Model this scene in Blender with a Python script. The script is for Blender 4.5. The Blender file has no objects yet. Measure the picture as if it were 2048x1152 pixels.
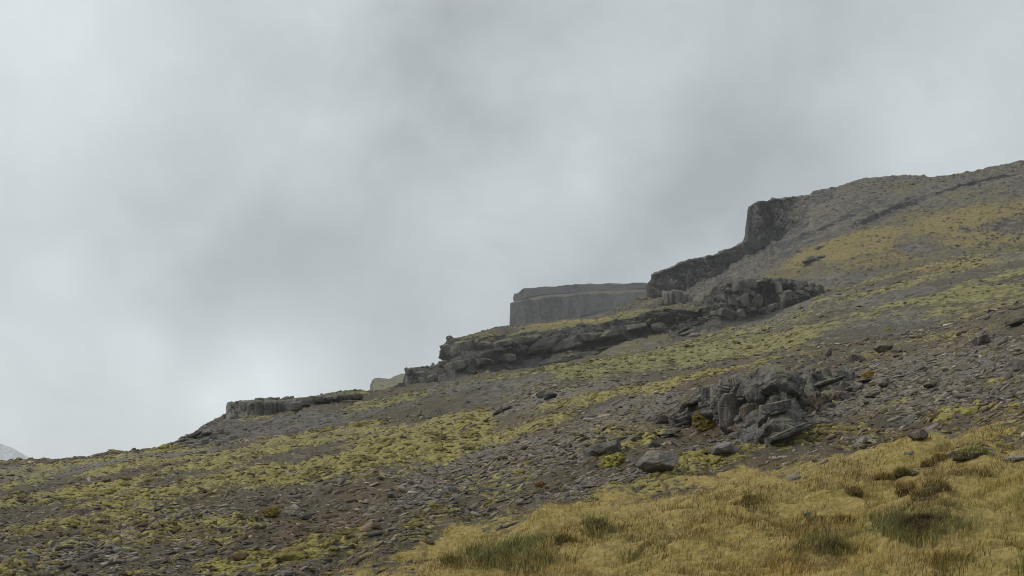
import bpy, bmesh, math, random, time
import numpy as np
from mathutils import Vector, Matrix
T0 = time.time()
rng = np.random.default_rng(7)
random.seed(7)
F = 2400.0            # focal length in pixels of a 2048 wide frame
HY = 1060.0           # the level of the eye, in the same pixels
sc = bpy.context.scene
C = sc.collection

# ------------------------------------------------------------------ helpers
def tag(o, label=None, cat=None, group=None, kind=None):
    for k, v in (('label', label), ('category', cat), ('group', group), ('kind', kind)):
        if v: o[k] = v
    return o

def empty(name, loc, label=None, cat=None, group=None):
    o = bpy.data.objects.new(name, None); C.objects.link(o)
    o.location = loc; o.empty_display_size = .2
    return tag(o, label, cat, group)

def mesh_from(name, V, Fc, col=None, smooth=False, attrs=None):
    """V (n,3); Fc (m,3) or (m,4) int arrays"""
    me = bpy.data.meshes.new(name)
    V = np.asarray(V, np.float32); Fc = np.asarray(Fc, np.int32)
    k = Fc.shape[1]
    me.vertices.add(len(V)); me.vertices.foreach_set('co', V.ravel())
    me.loops.add(Fc.size); me.loops.foreach_set('vertex_index', Fc.ravel())
    me.polygons.add(len(Fc))
    me.polygons.foreach_set('loop_start', np.arange(0, Fc.size, k, dtype=np.int32))
    if smooth: me.polygons.foreach_set('use_smooth', np.ones(len(Fc), bool))
    me.update(calc_edges=True)
    for nm, arr in ([('tint', col)] if col is not None else []) + list((attrs or {}).items()):
        a = me.attributes.new(nm, 'FLOAT_COLOR', 'POINT')
        arr = np.asarray(arr, np.float32)
        if arr.shape[1] == 3: arr = np.c_[arr, np.ones(len(arr), np.float32)]
        a.data.foreach_set('color', arr.ravel())
    return me

def link(name, me, mat=None, parent=None):
    o = bpy.data.objects.new(name, me); C.objects.link(o)
    if mat and not me.materials: me.materials.append(mat)
    if parent: o.parent = parent
    return o

# noise --------------------------------------------------------------
def _h(ix, iy, iz, seed):
    with np.errstate(over='ignore'):
        h = ix.astype(np.uint32) * np.uint32(374761393) + iy.astype(np.uint32) * np.uint32(668265263) \
            + iz.astype(np.uint32) * np.uint32(2147483647 - 1013904223) + np.uint32((seed * 974711 + 12345) & 0xffffffff)
        h = (h ^ (h >> np.uint32(13))) * np.uint32(1274126177)
        h = (h ^ (h >> np.uint32(16))) * np.uint32(2246822519)
        h = h ^ (h >> np.uint32(15))
    return h.astype(np.float64) / 4294967295.0

def vn(x, y, z, seed=0):
    x0 = np.floor(x); y0 = np.floor(y); z0 = np.floor(z)
    fx = x - x0; fy = y - y0; fz = z - z0
    fx = fx*fx*fx*(fx*(fx*6-15)+10); fy = fy*fy*fy*(fy*(fy*6-15)+10); fz = fz*fz*fz*(fz*(fz*6-15)+10)
    X = x0.astype(np.int64); Y = y0.astype(np.int64); Z = z0.astype(np.int64)
    r = 0
    for a in (0, 1):
        wa = fx if a else 1-fx
        for b in (0, 1):
            wb = fy if b else 1-fy
            for c in (0, 1):
                wc = fz if c else 1-fz
                r = r + wa*wb*wc*_h(X+a, Y+b, Z+c, seed)
    return r*2-1

def fbm(x, y, z, oct=4, seed=0, gain=.5, lac=2.03, ridged=False):
    a = 1.; s = 0; t = 0
    for i in range(oct):
        n = vn(x, y, z, seed+i*17)
        if ridged: n = 1-2*np.abs(n)
        s = s + a*n; t += a; a *= gain
        x = x*lac+3.1; y = y*lac+1.7; z = z*lac+9.2
    return s/t

def worley(x, y, seed=0):
    xi = np.floor(x).astype(np.int64); yi = np.floor(y).astype(np.int64)
    f1 = np.full(x.shape, 9.); f2 = np.full(x.shape, 9.); idv = np.zeros(x.shape)
    z = np.zeros_like(xi)
    for dx in (-1, 0, 1):
        for dy in (-1, 0, 1):
            cx = xi+dx; cy = yi+dy
            px = cx + _h(cx, cy, z, seed); py = cy + _h(cx, cy, z, seed+1)
            d = np.hypot(px-x, py-y); hid = _h(cx, cy, z, seed+2)
            n = d < f1
            f2 = np.where(n, f1, np.minimum(f2, d)); idv = np.where(n, hid, idv); f1 = np.where(n, d, f1)
    return f1, f2, idv

def fracture(a, b, seed=0, jag=.25):
    """joint blocks: each cell stands out by its own amount, cracks between"""
    w = fbm(a*1.7, b*1.7, 0*a, 2, seed+3)*jag
    f1, f2, i = worley(a+w, b-w, seed)
    return (i-.5)-.35*sstep(.10, 0., f2-f1)

def sstep(a, b, x):
    t = np.clip((x-a)/(b-a), 0, 1); return t*t*(3-2*t)

def poly(u, pts):
    p = np.array(pts, float); return np.interp(u, p[:, 0], p[:, 1])

# ------------------------------------------------------------------ materials
def newmat(name):
    m = bpy.data.materials.new(name); m.use_nodes = True
    nt = m.node_tree; nt.nodes.clear()
    out = nt.nodes.new('ShaderNodeOutputMaterial'); b = nt.nodes.new('ShaderNodeBsdfPrincipled')
    nt.links.new(b.outputs[0], out.inputs[0])
    b.inputs['Roughness'].default_value = .9; b.inputs['Specular IOR Level'].default_value = .25
    return m, nt, b

class NG:
    """small node-building helper"""
    def __init__(s, nt): s.nt = nt
    def n(s, t, **kw):
        x = s.nt.nodes.new(t)
        for k, v in kw.items(): setattr(x, k, v)
        return x
    def l(s, a, b): s.nt.links.new(a, b)
    def val(s, sock, v):
        if isinstance(v, bpy.types.NodeSocket): s.l(v, sock)
        elif v is not None: sock.default_value = v
    def noise(s, vec, scale, detail=4, rough=.6, dist=0):
        x = s.n('ShaderNodeTexNoise'); s.val(x.inputs['Vector'], vec)
        x.inputs['Scale'].default_value = scale; x.inputs['Detail'].default_value = detail
        x.inputs['Roughness'].default_value = rough; x.inputs['Distortion'].default_value = dist
        return x.outputs[0]
    def voro(s, vec, scale, out='Distance', feature='F1'):
        x = s.n('ShaderNodeTexVoronoi', feature=feature); s.val(x.inputs['Vector'], vec)
        x.inputs['Scale'].default_value = scale
        return x.outputs[out]
    def rng(s, v, a, b, c=0., d=1.):
        x = s.n('ShaderNodeMapRange'); x.interpolation_type = 'SMOOTHSTEP'
        s.val(x.inputs[0], v)
        for i, q in zip((1, 2, 3, 4), (a, b, c, d)): s.val(x.inputs[i], q)
        return x.outputs[0]
    def math(s, op, a, b=None):
        x = s.n('ShaderNodeMath', operation=op); s.val(x.inputs[0], a)
        if b is not None: s.val(x.inputs[1], b)
        return x.outputs[0]
    def mix(s, f, a, b, mode='MIX'):
        x = s.n('ShaderNodeMix', data_type='RGBA', blend_type=mode)
        s.val(x.inputs[0], f)
        for i, q in ((6, a), (7, b)):
            if isinstance(q, tuple): q = (*q, 1) if len(q) == 3 else q
            s.val(x.inputs[i], q)
        return x.outputs[2]
    def scale(s, vec, v):
        x = s.n('ShaderNodeVectorMath', operation='MULTIPLY'); s.val(x.inputs[0], vec); x.inputs[1].default_value = v
        return x.outputs[0]
    def bump(s, h, strength, dist):
        x = s.n('ShaderNodeBump'); s.val(x.inputs['Height'], h)
        x.inputs['Strength'].default_value = strength; x.inputs['Distance'].default_value = dist
        return x.outputs[0]
    def attr(s, name):
        x = s.n('ShaderNodeAttribute', attribute_name=name); return x
    def sep(s, c):
        x = s.n('ShaderNodeSeparateColor'); s.val(x.inputs[0], c); return x.outputs

def terrain_mat(name, k, rocky=True, pal=None):
    """k = feature size in metres of the smallest clumps"""
    P = dict(soil=(.046, .037, .024), gray=(.100, .089, .073), mossa=(.092, .078, .030), mossb=(.26, .230, .070),
             grassa=(.15, .105, .032), grassb=(.285, .222, .070), rust=(.085, .057, .031), rock=(.070, .068, .068), rockb=(.14, .134, .128))
    P.update(pal or {})
    m, nt, b = newmat(name); g = NG(nt)
    pos = g.n('ShaderNodeNewGeometry').outputs['Position']
    z = g.attr('zones'); moss, grass, scree = g.sep(z.outputs['Color'])[:3]; rust = z.outputs['Alpha']
    n1 = g.noise(pos, 1/(k*6), 5, .6); n2 = g.noise(pos, 1/k, 5, .7); n3 = g.noise(g.scale(pos, (1, 1, 1.6)), 1/(k*2.2), 6, .72)
    v1 = g.voro(pos, 1/(k*1.2), 'Color')
    v1 = g.sep(v1)[0]
    soil = g.mix(g.rng(n2, .3, .7), P['soil'], tuple(c*1.7 for c in P['soil']))
    stone = g.mix(v1, tuple(c*.55 for c in P['gray']), tuple(c*1.5 for c in P['gray']))
    f = g.rng(g.math('ADD', g.math('MULTIPLY', scree, .9), g.math('SUBTRACT', n3, .5)), .25, .65)
    base = g.mix(f, soil, stone)
    base = g.mix(g.math('MULTIPLY', rust, g.rng(n1, .35, .65)), base, P['rust'])
    mcol = g.mix(g.rng(n3, .3, .7), P['mossa'], P['mossb'])
    f = g.rng(g.math('ADD', moss, g.math('MULTIPLY', g.math('SUBTRACT', n3, .5), 1.7)), .35, .62)
    base = g.mix(f, base, mcol)
    gcol = g.mix(g.rng(n2, .3, .7), P['grassa'], P['grassb'])
    f = g.rng(g.math('ADD', grass, g.math('MULTIPLY', g.math('SUBTRACT', n3, .5), 1.1)), .35, .6)
    base = g.mix(f, base, gcol)
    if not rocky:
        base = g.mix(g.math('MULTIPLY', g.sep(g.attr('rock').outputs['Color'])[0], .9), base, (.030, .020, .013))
    hgt = g.math('ADD', g.math('MULTIPLY', n3, .6), g.math('MULTIPLY', n2, .4))
    if rocky:
        nz = g.n('ShaderNodeSeparateXYZ'); g.l(g.n('ShaderNodeNewGeometry').outputs['Normal'], nz.inputs[0])
        rk = g.attr('rock'); rr = g.sep(rk.outputs['Color'])[0]
        ps = g.scale(pos, (1, 1, .35))
        r1 = g.noise(ps, 1/(k*5), 6, .65); r2 = g.noise(ps, 1/k, 5, .7)
        rcol = g.mix(g.rng(r1, .35, .65), P['rock'], P['rockb'])
        rcol = g.mix(g.rng(r2, .3, .75), g.mix(.5, rcol, (.035, .034, .036)), rcol)
        steep = g.rng(nz.outputs[2], .80, .60)
        f = g.math('MAXIMUM', g.math('MULTIPLY', rr, g.rng(nz.outputs[2], .97, .75)), g.math('MULTIPLY', steep, .65))
        f = g.rng(g.math('ADD', f, g.math('MULTIPLY', g.math('SUBTRACT', n3, .5), .8)), .3, .6)
        base = g.mix(f, base, rcol)
        hgt = g.math('ADD', hgt, g.math('MULTIPLY', r1, .8))
    g.l(base, b.inputs['Base Color'])
    g.l(g.bump(hgt, .9, k*1.1), b.inputs['Normal'])
    return m

def rock_mat(name, dark, light, k, mossy=.0, lichen=.35, brown=None, vert=.5):
    m, nt, b = newmat(name); g = NG(nt)
    pos = g.n('ShaderNodeNewGeometry').outputs['Position']
    ps = g.scale(pos, (1, 1, vert))
    n1 = g.noise(ps, 1/(k*4), 6, .65, .4); n2 = g.noise(pos, 1/(k*.7), 6, .75); n3 = g.noise(ps, 1/(k*1.6), 4, .6, 1.2)
    col = g.mix(g.rng(n1, .33, .67), dark, light)
    if brown: col = g.mix(g.rng(n3, .5, .72, 0, .8), col, brown)
    col = g.mix(g.rng(n2, .3, .55), g.mix(.4, col, (.02, .02, .022)), col)
    col = g.mix(g.math('MULTIPLY', g.rng(g.noise(pos, 1/(k*.8), 4, .6), .60, .70), lichen), col, (.27, .27, .255))
    crack = g.voro(g.scale(pos, (1, 1, .8)), 1/(k*3), 'Distance', 'DISTANCE_TO_EDGE')
    if mossy:
        nz = g.n('ShaderNodeSeparateXYZ'); g.l(g.n('ShaderNodeNewGeometry').outputs['Normal'], nz.inputs[0])
        f = g.math('MULTIPLY', g.rng(g.math('ADD', nz.outputs[2], g.math('SUBTRACT', n3, .5)), .55, .95), mossy)
        col = g.mix(f, col, g.mix(n2, (.07, .07, .022), (.20, .19, .055)))
    a = g.attr('tint')
    g.l(col, b.inputs['Base Color'])
    h = g.math('ADD', g.math('MULTIPLY', n1, .9), g.math('MULTIPLY', n2, .25))
    h = g.math('ADD', h, g.rng(crack, 0, .05, -.25, 0))
    g.l(g.bump(h, .8, k*.9), b.inputs['Normal'])
    b.inputs['Roughness'].default_value = .82
    return m

def tint_mat(name, k, var=.5, rough=.9, bump=.6, trans=0.):
    """colour comes from each piece's own tint, broken by noise"""
    m, nt, b = newmat(name); g = NG(nt)
    pos = g.n('ShaderNodeNewGeometry').outputs['Position']
    n = g.noise(pos, 1/k, 5, .7); n2 = g.noise(pos, 1/(k*4), 3, .6)
    t = g.attr('tint').outputs['Color']
    c = g.mix(g.rng(n, .3, .7), g.mix(1., t, (1-var,)*3, 'MULTIPLY'), t)
    c = g.mix(g.rng(n2, .4, .6, 0, .35), c, g.mix(1., c, (1.25, 1.05, .8), 'MULTIPLY'))
    g.l(c, b.inputs['Base Color']); b.inputs['Roughness'].default_value = rough
    if bump: g.l(g.bump(n, bump, k), b.inputs['Normal'])
    return m

M = {}
M['ground'] = terrain_mat('near_slope_ground', .09, rocky=False)
M['hillside'] = terrain_mat('hillside_ground', .55, pal=dict(soil=(.046, .038, .026), gray=(.086, .078, .064), mossa=(.090, .080, .036), mossb=(.22, .20, .075)))
M['terrace'] = terrain_mat('terrace_ground', .7, pal=dict(soil=(.045, .038, .028), gray=(.046, .043, .037), rock=(.024, .023, .023), rockb=(.082, .077, .069), mossb=(.15, .14, .05)))
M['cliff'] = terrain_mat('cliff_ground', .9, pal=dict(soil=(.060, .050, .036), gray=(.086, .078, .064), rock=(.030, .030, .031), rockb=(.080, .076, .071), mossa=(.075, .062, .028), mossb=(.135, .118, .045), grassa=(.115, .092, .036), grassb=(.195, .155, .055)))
M['mesa'] = terrain_mat('mesa_ground', 2.2, pal=dict(rock=(.022, .022, .023), rockb=(.050, .049, .046), mossb=(.085, .088, .036), grassb=(.16, .13, .05), gray=(.05, .049, .046)))
M['basalt'] = rock_mat('dark_basalt', (.032, .031, .031), (.135, .127, .115), .12, mossy=.45)
M['greyrock'] = rock_mat('warm_grey_rock', (.08, .073, .063), (.185, .17, .145), .12, mossy=.2, brown=(.12, .085, .06))
M['earthrock'] = rock_mat('brown_conglomerate', (.055, .044, .036), (.14, .115, .09), .10, mossy=.3, lichen=.6, brown=(.13, .075, .045))
M['farrock'] = rock_mat('weathered_column_rock', (.075, .071, .066), (.20, .186, .168), .5, lichen=.3, brown=(.13, .11, .09), vert=.3)
M['fardark'] = rock_mat('dark_far_rock', (.050, .047, .043), (.15, .138, .122), .5, lichen=.35, mossy=.25, vert=.5)
M['bluff'] = rock_mat('dark_bluff_rock', (.034, .033, .032), (.125, .117, .104), .45, lichen=.3, mossy=.8, vert=.5)
M['pink'] = rock_mat('pinkish_grey_rock', (.10, .085, .082), (.21, .18, .175), .07, lichen=.4)
M['stone'] = tint_mat('slate_stone', .05, .45, .75)
M['moss'] = tint_mat('moss_cushion', .07, .6, 1., 1.)
M['blade'] = tint_mat('grass_blade', .3, .3, .8, 0)
M['peat'] = rock_mat('bare_peat', (.022, .016, .012), (.075, .050, .032), .06, mossy=.75, lichen=.0, brown=(.055, .032, .02))
print('mats', time.time()-T0)

# ------------------------------------------------------------------ terrain sheets
class Sheet:
    pass

def P3(u, py, d):
    return np.stack([(u-1024)/F*d, d+0*u, (HY-py)/F*d], -1)

def sheet(cols, curves, rows, spacing='inv'):
    """curves: [(py(u), d(u))...]; rows per stretch; returns positions (R, Ccols, 3)"""
    out = []
    for i in range(len(curves)-1):
        a = P3(cols, *curves[i]); b = P3(cols, *curves[i+1])
        n = rows[i]; last = i == len(curves)-2
        s = np.linspace(0, 1, n+1)[:None if last else -1]
        da, db = a[:, 1], b[:, 1]
        for t in s:
            if spacing == 'inv':
                d = 1/((1/da)*(1-t)+(1/db)*t); tt = np.where(np.abs(db-da) > 1e-6, (d-da)/(db-da+1e-9), t)
            else: tt = np.full(len(cols), t)
            out.append(a+(b-a)*tt[:, None])
    return np.array(out)

def normals(P):
    du = np.gradient(P, axis=1); dv = np.gradient(P, axis=0)
    n = np.cross(du, dv); n /= np.linalg.norm(n, axis=2, keepdims=True)+1e-12
    n *= np.where(n[..., 2:3] < 0, -1, 1)
    return n

def smooth_rows(P, it=3):
    for _ in range(it):
        Q = P.copy(); Q[1:-1] = .25*P[:-2]+.5*P[1:-1]+.25*P[2:]; P = Q
    return P

def px(P):
    return P[..., 0]/P[..., 1]*F+1024, HY-P[..., 2]/P[..., 1]*F

def ell(u, v, E):
    """soft ellipses on the ground (given where their centres are seen)"""
    r = np.zeros(u.shape)
    for cx, cy, rx, ry, ang, w in E:
        a = math.radians(ang); c, s = math.cos(a), math.sin(a)
        dx = u-cx; dy = -(v-cy)
        p = (dx*c+dy*s)/rx; q = (-dx*s+dy*c)/ry
        r = np.maximum(r, w*(1-sstep(.45, 1.25, np.sqrt(p*p+q*q))))
    return r

def sheet_mesh(name, P, attrs, mat):
    R, K = P.shape[:2]
    i = np.arange(R*K).reshape(R, K)
    q = np.stack([i[:-1, :-1], i[:-1, 1:], i[1:, 1:], i[1:, :-1]], -1).reshape(-1, 4)
    me = mesh_from(name, P.reshape(-1, 3), q, smooth=True, attrs={k: v.reshape(R*K, -1) for k, v in attrs.items()})
    o = link(name, me, mat); tag(o, kind='structure')
    return o

class Surf:
    """lookup of a finished sheet: pixel -> point, (u, d) -> height and normal"""
    def __init__(s, P, cols):
        s.P, s.cols = P, cols
        s.v = px(P)[1]; s.n = normals(P)
    def col(s, u): return int(np.clip(np.searchsorted(s.cols, u), 1, len(s.cols)-1))
    def hit(s, u, v):
        c = s.col(u); k = np.argmax(s.v[:, c] <= v)
        if s.v[k, c] > v: k = int(np.argmin(s.v[:, c]))
        return Vector(s.P[k, c]), Vector(s.n[k, c])
    def grid(s, r, c):
        r0 = np.clip(r.astype(int), 0, s.P.shape[0]-2); c0 = np.clip(c.astype(int), 0, s.P.shape[1]-2)
        fr = (r-r0)[:, None]; fc = (c-c0)[:, None]
        P = s.P
        p = P[r0, c0]*(1-fr)*(1-fc)+P[r0+1, c0]*fr*(1-fc)+P[r0, c0+1]*(1-fr)*fc+P[r0+1, c0+1]*fr*fc
        return p, s.n[r0, c0]

# ---- near slope -----------------------------------------------------
CREST = [(-600, 937), (0, 926), (100, 922), (200, 912), (330, 900), (430, 893), (560, 880), (700, 859), (800, 841), (900, 833), (985, 826), (1030, 808), (1080, 792), (1130, 782),
         (1300, 752), (1500, 718), (1600, 702), (1650, 693), (1700, 690), (1800, 672), (1900, 646), (1950, 633), (2048, 606), (2650, 460)]
CREST_D = [(-600, 118), (0, 110), (330, 108), (560, 105), (985, 98), (1080, 97), (1500, 92), (2048, 82), (2650, 76)]
ucol = np.concatenate([np.arange(-4000, -560, 40.), np.arange(-560, 2600, 2.3), np.arange(2610, 7000, 40.)]); UL, UR = 86, 86+1374
cp = poly(ucol, CREST); cd = poly(ucol, CREST_D); cz = (HY-cp)/F*cd
bb = (cz+3.1)/cd
def plane(d): return HY-F*((-3.1+bb*d)/d)
fl = lambda d, z: (HY-F*z/d+0*ucol, d+0*ucol)
Pn = sheet(ucol, [fl(1.5, -2.4), fl(6.5, -2.1), (plane(10.), 10.+0*ucol), (plane(cd*.92), cd*.92), (cp, cd),
                  (HY-F*(cz-1.2)/(cd+9), cd+9), (HY-F*(cz-6)/(cd+30), cd+30)], [6, 20, 1000, 110, 40, 10])
Pn = smooth_rows(Pn, 6)
u, v = px(Pn); X, Y, Z = Pn[..., 0], Pn[..., 1], Pn[..., 2]
GRASS_EDGE = [(-600, 1400), (560, 1230), (690, 1160), (800, 1122), (900, 1086), (1000, 1058), (1100, 1035), (1250, 1002), (1330, 978), (1450, 952), (1600, 931), (1750, 914), (1850, 897), (2048, 874), (2600, 820)]
wob = fbm(X*.35, Y*.35, Z*0, 4, 3)
ge = v - poly(u, GRASS_EDGE) + wob*34 + fbm(X*1.3, Y*.9, Z*0, 3, 4)*26
z_grass = sstep(-34, 26, ge)*(1-.5*sstep(.12, .4, fbm(X*.55, Y*.35, Z*0, 4, 24))*sstep(120, 30, ge))
MOSS = [(910, 885, 95, 42, 22, 1.), (770, 912, 130, 36, 14, .95), (620, 950, 170, 28, 12, .8), (470, 965, 150, 22, 12, .75), (300, 1000, 200, 18, 10, .75), (190, 985, 110, 12, 8, .95),
        (70, 963, 70, 7, 6, .7), (540, 905, 220, 20, 10, .6), (700, 872, 110, 14, 12, .6), (150, 1060, 220, 22, 8, .55), (60, 1010, 110, 14, 8, .6), (330, 935, 150, 12, 6, .5), (900, 850, 110, 12, 10, .8),
        (640, 1108, 150, 26, 14, 1.), (500, 1138, 120, 18, 8, .9), (810, 1072, 50, 10, 14, .8), (890, 1040, 45, 10, 10, .8), (1090, 965, 30, 8, 8, .4),
        (1290, 985, 150, 18, 14, .95), (1420, 930, 120, 18, 12, 1.), (1560, 893, 90, 14, 8, .95), (1660, 868, 110, 16, 5, .9), (1225, 912, 36, 14, 28, 1.), (1285, 878, 60, 14, 24, .8),
        (1130, 812, 90, 14, 16, .55), (1215, 800, 90, 10, 16, .75), (1350, 775, 130, 10, 14, .8), (1490, 742, 90, 7, 16, .8), (1330, 790, 60, 10, 14, .65), (1080, 845, 110, 14, 16, .6), (1230, 850, 90, 10, 14, .4),
        (1890, 828, 60, 9, 8, .75), (1950, 815, 70, 9, 8, .7), (1740, 870, 90, 10, 4, .6), (1990, 850, 60, 9, 10, .6), (1820, 800, 60, 8, 10, .4), (2000, 760, 60, 9, 14, .5), (1940, 905, 60, 14, 4, .9), (1700, 905, 90, 8, 6, .6),
        (250, 1115, 70, 9, 6, .5), (90, 1105, 70, 10, 6, .4), (800, 960, 70, 9, 14, .5)]
SCREE = [(1010, 935, 260, 55, 15, 1.), (1150, 990, 200, 22, 14, .8), (1860, 750, 240, 60, 14, 1.), (1700, 800, 200, 30, 12, .9), (280, 925, 280, 14, 5, .9), (60, 945, 120, 12, 4, .9), (340, 1062, 150, 20, 12, .9),
         (120, 1130, 180, 30, 4, .7), (1100, 800, 200, 22, 14, .9), (1250, 830, 160, 30, 14, .7), (1940, 800, 200, 30, 10, .9), (1790, 880, 160, 10, 4, .7), (1500, 890, 200, 20, 10, .6), (860, 1000, 130, 30, 14, .7), (560, 1040, 60, 10, 10, .7)]
RUST = [(640, 1060, 170, 30, 14, .8), (740, 1000, 120, 22, 14, .8), (1050, 860, 130, 26, 14, .7), (1690, 770, 90, 22, 14, .8), (880, 955, 60, 20, 14, .7), (1410, 850, 60, 20, 10, .6), (120, 930, 140, 4, 5, .7), (540, 1090, 120, 14, 10, .6),
        (1150, 885, 90, 20, 10, .5), (1950, 690, 120, 14, 14, .6), (1740, 730, 60, 16, 10, .7), (900, 1085, 90, 10, 14, .8), (330, 1100, 90, 14, 8, .5)]
br = fbm(X*.5, Y*.22, Z*.5, 4, 21)*.55
z_moss = np.clip(np.maximum(ell(u, v, MOSS), (.32*sstep(1150, 700, u)+.31)*(.55+1.5*fbm(X*.25, Y*.10, Z*0, 3, 23)))+br*.62, 0, 1)*(1-z_grass)
z_scree = np.clip(np.maximum(ell(u, v, SCREE), .28)+br*.4, 0, 1)
z_rust = np.clip(np.maximum(ell(u, v, RUST), .22)+fbm(X*.4, Y*.3, Z, 3, 5)*.5, 0, 1)
# relief: broad swells, terracettes, hummocks
fade = sstep(2, 9, Y)
dz = fbm(X*.10, Y*.07, Z*0, 3, 1)*.42*sstep(8, 40, Y) + fbm(X*.45, Y*.3, Z*0, 4, 2)*.17
f1, f2, fid = worley(X*1.25+wob, Y*.85, 9)
dz += (.22*(1-np.clip(f1*1.25, 0, 1)**2)*(.4+fid))*np.clip(z_moss*1.6+.15, 0, 1)*(1-z_grass)
f1g, _, fg = worley(X*.9+wob*.6, Y*.7+wob, 14)
dz += z_grass*(.24*(1-np.clip(f1g*1.3, 0, 1)**2)*(fg**1.5+.15) + fbm(X*2.2, Y*1.6, Z*0, 3, 6)*.10)
dz += fbm(X*5, Y*4, Z*0, 3, 8)*.05*(1-z_grass) + fbm(X*1.3, Y*.8, Z*0, 3, 29, ridged=True)*.10
# the knoll that carries the big outcrop, hollow in front of it
def hill(uc, dc, ru, rd, h): return h*np.exp(-((u-uc)/ru)**2-((Y-dc)/rd)**2)
dz += hill(1560, 50, 130, 7.5, 1.05) + hill(1430, 47, 60, 5, .75) + hill(1080, 97, 45, 5, .5) - hill(1400, 35, 60, 3, .25)
dz += hill(1950, 19, 60, 1.6, .22) + hill(1870, 16.5, 50, .9, .16) + hill(1640, 14.6, 40, .6, .15)
Pn[..., 2] += dz*fade
near = Surf(Pn, ucol)
zones = np.stack([z_moss, z_grass, z_scree, z_rust], -1)
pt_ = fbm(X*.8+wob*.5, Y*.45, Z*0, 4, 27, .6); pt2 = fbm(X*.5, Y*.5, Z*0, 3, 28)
peat = sstep(.055, .015, np.abs(pt_-.12))*sstep(-.15, .15, pt2)*np.clip(z_moss*1.6+.25*z_grass, 0, 1)  # bare peat bands, also painted dark as crescent shadows of the broken turf
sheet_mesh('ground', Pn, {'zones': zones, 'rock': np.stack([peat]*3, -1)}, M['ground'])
print('near', time.time()-T0, Pn.shape)

# ---- hillside behind it --------------------------------------------
BTOP = [(-300, 990), (200, 945), (300, 912), (326, 897), (335, 892), (350, 884), (370, 873), (400, 859), (452, 836), (500, 822), (560, 812), (600, 803), (650, 797), (720, 791), (745, 793), (815, 780), (870, 770), (960, 755), (1060, 742),
        (1160, 722), (1230, 708), (1300, 698), (1340, 690), (1400, 677), (1450, 665), (1500, 654), (1540, 641), (1600, 610), (1640, 594), (1700, 573), (1800, 540), (1900, 517), (1960, 510), (2048, 503), (2500, 440)]
BTOP_D = [(-300, 150), (300, 125), (340, 135), (452, 170), (720, 186), (1060, 195), (1300, 205), (1500, 225), (1640, 250), (1800, 280), (2048, 300), (2500, 310)]
ub = np.arange(-280, 2480, 2.3)
bt = poly(ub, BTOP); bd = poly(ub, BTOP_D)
c2 = poly(ub, CREST); c2d = poly(ub, CREST_D)
dip = poly(ub, [(-300, 60), (300, 22), (450, 55), (900, 45), (1000, 26), (1100, 14), (1500, 14), (1650, 22), (1800, 34), (2048, 46), (2500, 50)])
front = (c2+dip, c2d+12)
midd = c2d+12+(bd-c2d-12)*.45
mz = ((HY-front[0])*front[1]*.5+(HY-bt)*bd*.5)/midd
midp = HY-mz*poly(ub, [(-300, 1), (300, 1), (500, 1.02), (1000, .98), (1500, .97), (2048, 1.)])
Pb = sheet(ub, [(c2+dip+40, c2d+4), front, (midp, midd), (bt, bd), (bt+14, bd+9), (bt+60, bd+45)], [10, 200, 240, 25, 20])
Pb = smooth_rows(Pb, 8)
u, v = px(Pb); X, Y, Z = Pb[..., 0], Pb[..., 1], Pb[..., 2]
dz = fbm(X*.035, Y*.022, Z*0, 3, 31)*1.1 + fbm(X*.16, Y*.10, Z*0, 4, 32)*.55
f1, f2, fid = worley(X*.42, Y*.3, 33)
dz += .42*(1-np.clip(f1*1.3, 0, 1)**2)*fid
f1, f2, fid = worley(X*.95, Y*.6, 34)
dz += .26*(1-np.clip(f1*1.3, 0, 1))*fid**2
ledge = np.maximum(0, fbm(X*.05, Y*.08, Z*.1, 4, 35, ridged=True)-.2)
dz += ledge*1.0
Pb[..., 2] += dz*.75
BM = [(1290, 722, 260, 22, 12, .85), (1130, 745, 150, 14, 12, .75), (1500, 690, 200, 20, 12, .75), (1700, 640, 160, 20, 14, .5), (1900, 592, 220, 14, 8, 1.), (1980, 560, 140, 20, 8, .5), (1560, 680, 160, 22, 14, .7), (1420, 720, 160, 16, 12, .8), (640, 808, 90, 5, 12, .95), (700, 795, 60, 5, 4, 1.),
      (800, 805, 160, 10, 10, .6), (560, 830, 120, 8, 10, .5), (1000, 765, 140, 10, 10, .6), (1830, 610, 120, 10, 8, .7), (2010, 545, 100, 10, 8, .6), (1600, 730, 120, 10, 14, .6)]
BS = [(560, 860, 220, 26, 10, .95), (860, 800, 240, 22, 12, .8), (1050, 790, 160, 16, 14, .7), (1800, 640, 200, 16, 8, .8), (1700, 605, 220, 14, 10, .8), (1980, 520, 140, 10, 4, .9), (1620, 620, 120, 16, 18, 1.), (430, 870, 120, 26, 14, .9), (1540, 650, 120, 10, 14, .9)]
BG = [(1850, 662, 170, 8, 14, .45), (1980, 625, 120, 7, 16, .45), (1750, 680, 120, 5, 10, .6), (1720, 560, 150, 10, 18, .45), (1900, 535, 160, 9, 8, .45)]
br = fbm(X*.11, Y*.05, Z*.1, 4, 41)*.5
zb = np.stack([np.clip(np.maximum(ell(u, v, BM), .17+.23*sstep(880, 1150, u))+br*.9*(.6+.4*sstep(880, 1150, u)), 0, 1), np.clip(ell(u, v, BG)+br*.4, 0, 1), np.clip(np.maximum(ell(u, v, BS), .35)-br*.4, 0, 1), np.clip(.25+br, 0, 1)], -1)
rk = np.clip(ell(u, v, [(540, 822, 110, 14, 6, .6), (370, 878, 70, 20, 25, .9)])+.1, 0, 1)
sheet_mesh('hillside', Pb, {'zones': zb, 'rock': np.stack([rk]*3, -1)}, M['hillside'])
hillside = Surf(Pb, ub)
print('hillside', time.time()-T0)

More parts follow.
